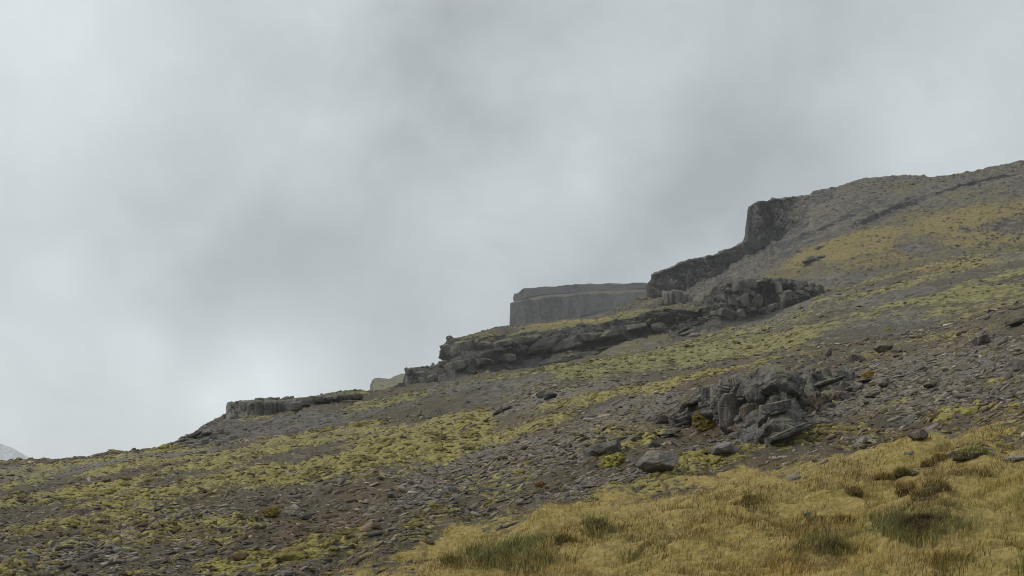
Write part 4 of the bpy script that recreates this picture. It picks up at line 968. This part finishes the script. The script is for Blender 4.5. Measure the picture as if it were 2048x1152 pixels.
# ------------------------------------------------------------------ light and sky
SUN_EL, SUN_AZ = math.radians(46), math.radians(-98)     # azimuth from +Y towards +X
w = bpy.data.worlds.new('World'); sc.world = w; w.use_nodes = True
nt = w.node_tree; nt.nodes.clear(); g = NG(nt)
out = g.n('ShaderNodeOutputWorld'); bg = g.n('ShaderNodeBackground'); g.l(bg.outputs[0], out.inputs[0])
sky = g.n('ShaderNodeTexSky', sky_type='NISHITA'); sky.sun_disc = False
sky.sun_elevation = SUN_EL; sky.sun_rotation = SUN_AZ; sky.dust_density = 2; sky.altitude = 200
dirv = g.n('ShaderNodeTexCoord').outputs['Generated']
stretch = g.scale(dirv, (1, 1, 1.25))
c1 = g.noise(stretch, 3.0, 9, .54, .15); c2 = g.noise(stretch, 11, 9, .58, .4)
t = g.math('ADD', g.math('MULTIPLY', g.math('SUBTRACT', c1, .5), .62), g.math('MULTIPLY', g.math('SUBTRACT', c2, .5), .22))
def pdir(u, v): return Vector(((u-1024)/F, 1, (HY-v)/F)).normalized()
# cloud masses that stand in the sky: (where seen, angular radius in px, brighter / darker)
for (a, b, rad, wgt) in [(430, 580, 560, -.10), (400, 600, 280, -.07), (720, 600, 360, -.10), (1500, 300, 620, -.06), (1300, 500, 380, -.06), (1000, 60, 360, -.12), (700, 90, 200, -.06), (1330, 440, 260, -.07), (1000, 260, 140, -.06), (1700, 250, 420, -.05), (120, 560, 150, .14), (60, 100, 330, .18), (640, 250, 240, .05), (1170, 370, 110, .17), (980, 430, 170, .07), (760, 60, 340, -.10), (1350, 150, 500, -.05),
                         (420, 800, 210, .34), (560, 740, 180, .18), (900, 600, 240, .06), (20, 860, 120, .16), (800, 480, 220, .02), (1850, 120, 300, .08), (250, 760, 160, .05)]:
    d = g.n('ShaderNodeVectorMath', operation='DISTANCE'); g.l(dirv, d.inputs[0]); d.inputs[1].default_value = pdir(a, b)
    wob_ = g.math('ADD', d.outputs['Value'], g.math('MULTIPLY', g.math('SUBTRACT', c1, .5), .30))
    t = g.math('ADD', t, g.rng(wob_, 0, rad/F*1.25, wgt*1.1, 0))
ramp = g.n('ShaderNodeValToRGB'); cr = ramp.color_ramp
g.l(g.math('ADD', g.math('MULTIPLY', t, 1.75), .5), ramp.inputs[0])
cr.elements[0].position = 0.0; cr.elements[0].color = (.328, .354, .369, 1)
cr.elements[1].position = 1.0; cr.elements[1].color = (.67, .728, .745, 1)
e = cr.elements.new(.5); e.color = (.482, .524, .540, 1)
nz = g.n('ShaderNodeSeparateXYZ'); g.l(dirv, nz.inputs[0])
zen = g.rng(nz.outputs[2], .42, .9, 1., 1.7)
cl = g.n('ShaderNodeVectorMath', operation='SCALE'); g.l(ramp.outputs[0], cl.inputs[0]); g.l(zen, cl.inputs['Scale'])
cl2 = g.n('ShaderNodeVectorMath', operation='SCALE'); g.l(cl.outputs[0], cl2.inputs[0]); cl2.inputs['Scale'].default_value = 9.1
g.l(g.mix(.93, sky.outputs[0], cl2.outputs[0]), bg.inputs[0]); bg.inputs[1].default_value = .1

sun = bpy.data.lights.new('sun', 'SUN'); sun.energy = 1.5; sun.angle = math.radians(10); sun.color = (1, .94, .84)
so = bpy.data.objects.new('sun', sun); C.objects.link(so)
sd = Vector((math.sin(SUN_AZ)*math.cos(SUN_EL), math.cos(SUN_AZ)*math.cos(SUN_EL), math.sin(SUN_EL)))
so.rotation_euler = sd.to_track_quat('Z', 'Y').to_euler()

cam = bpy.data.cameras.new('camera'); co_ = bpy.data.objects.new('camera', cam); C.objects.link(co_)
co_.rotation_euler = (math.radians(90), 0, 0); cam.sensor_width = 36; cam.lens = 36*F/2048
cam.shift_y = (HY-576)/2048; cam.clip_end = 20000; cam.clip_start = .1
sc.camera = co_
sc.view_settings.view_transform = 'Standard'; sc.view_settings.look = 'None'; sc.view_settings.exposure = .44; sc.view_settings.gamma = 1
sc.cycles.use_denoising = True; sc.cycles.denoising_prefilter = 'ACCURATE'; sc.cycles.use_adaptive_sampling = False; sc.cycles.filter_width = 1.0
sc.cycles.volume_bounces = 1; sc.cycles.max_bounces = 6; sc.cycles.diffuse_bounces = 3
print('done', time.time()-T0)
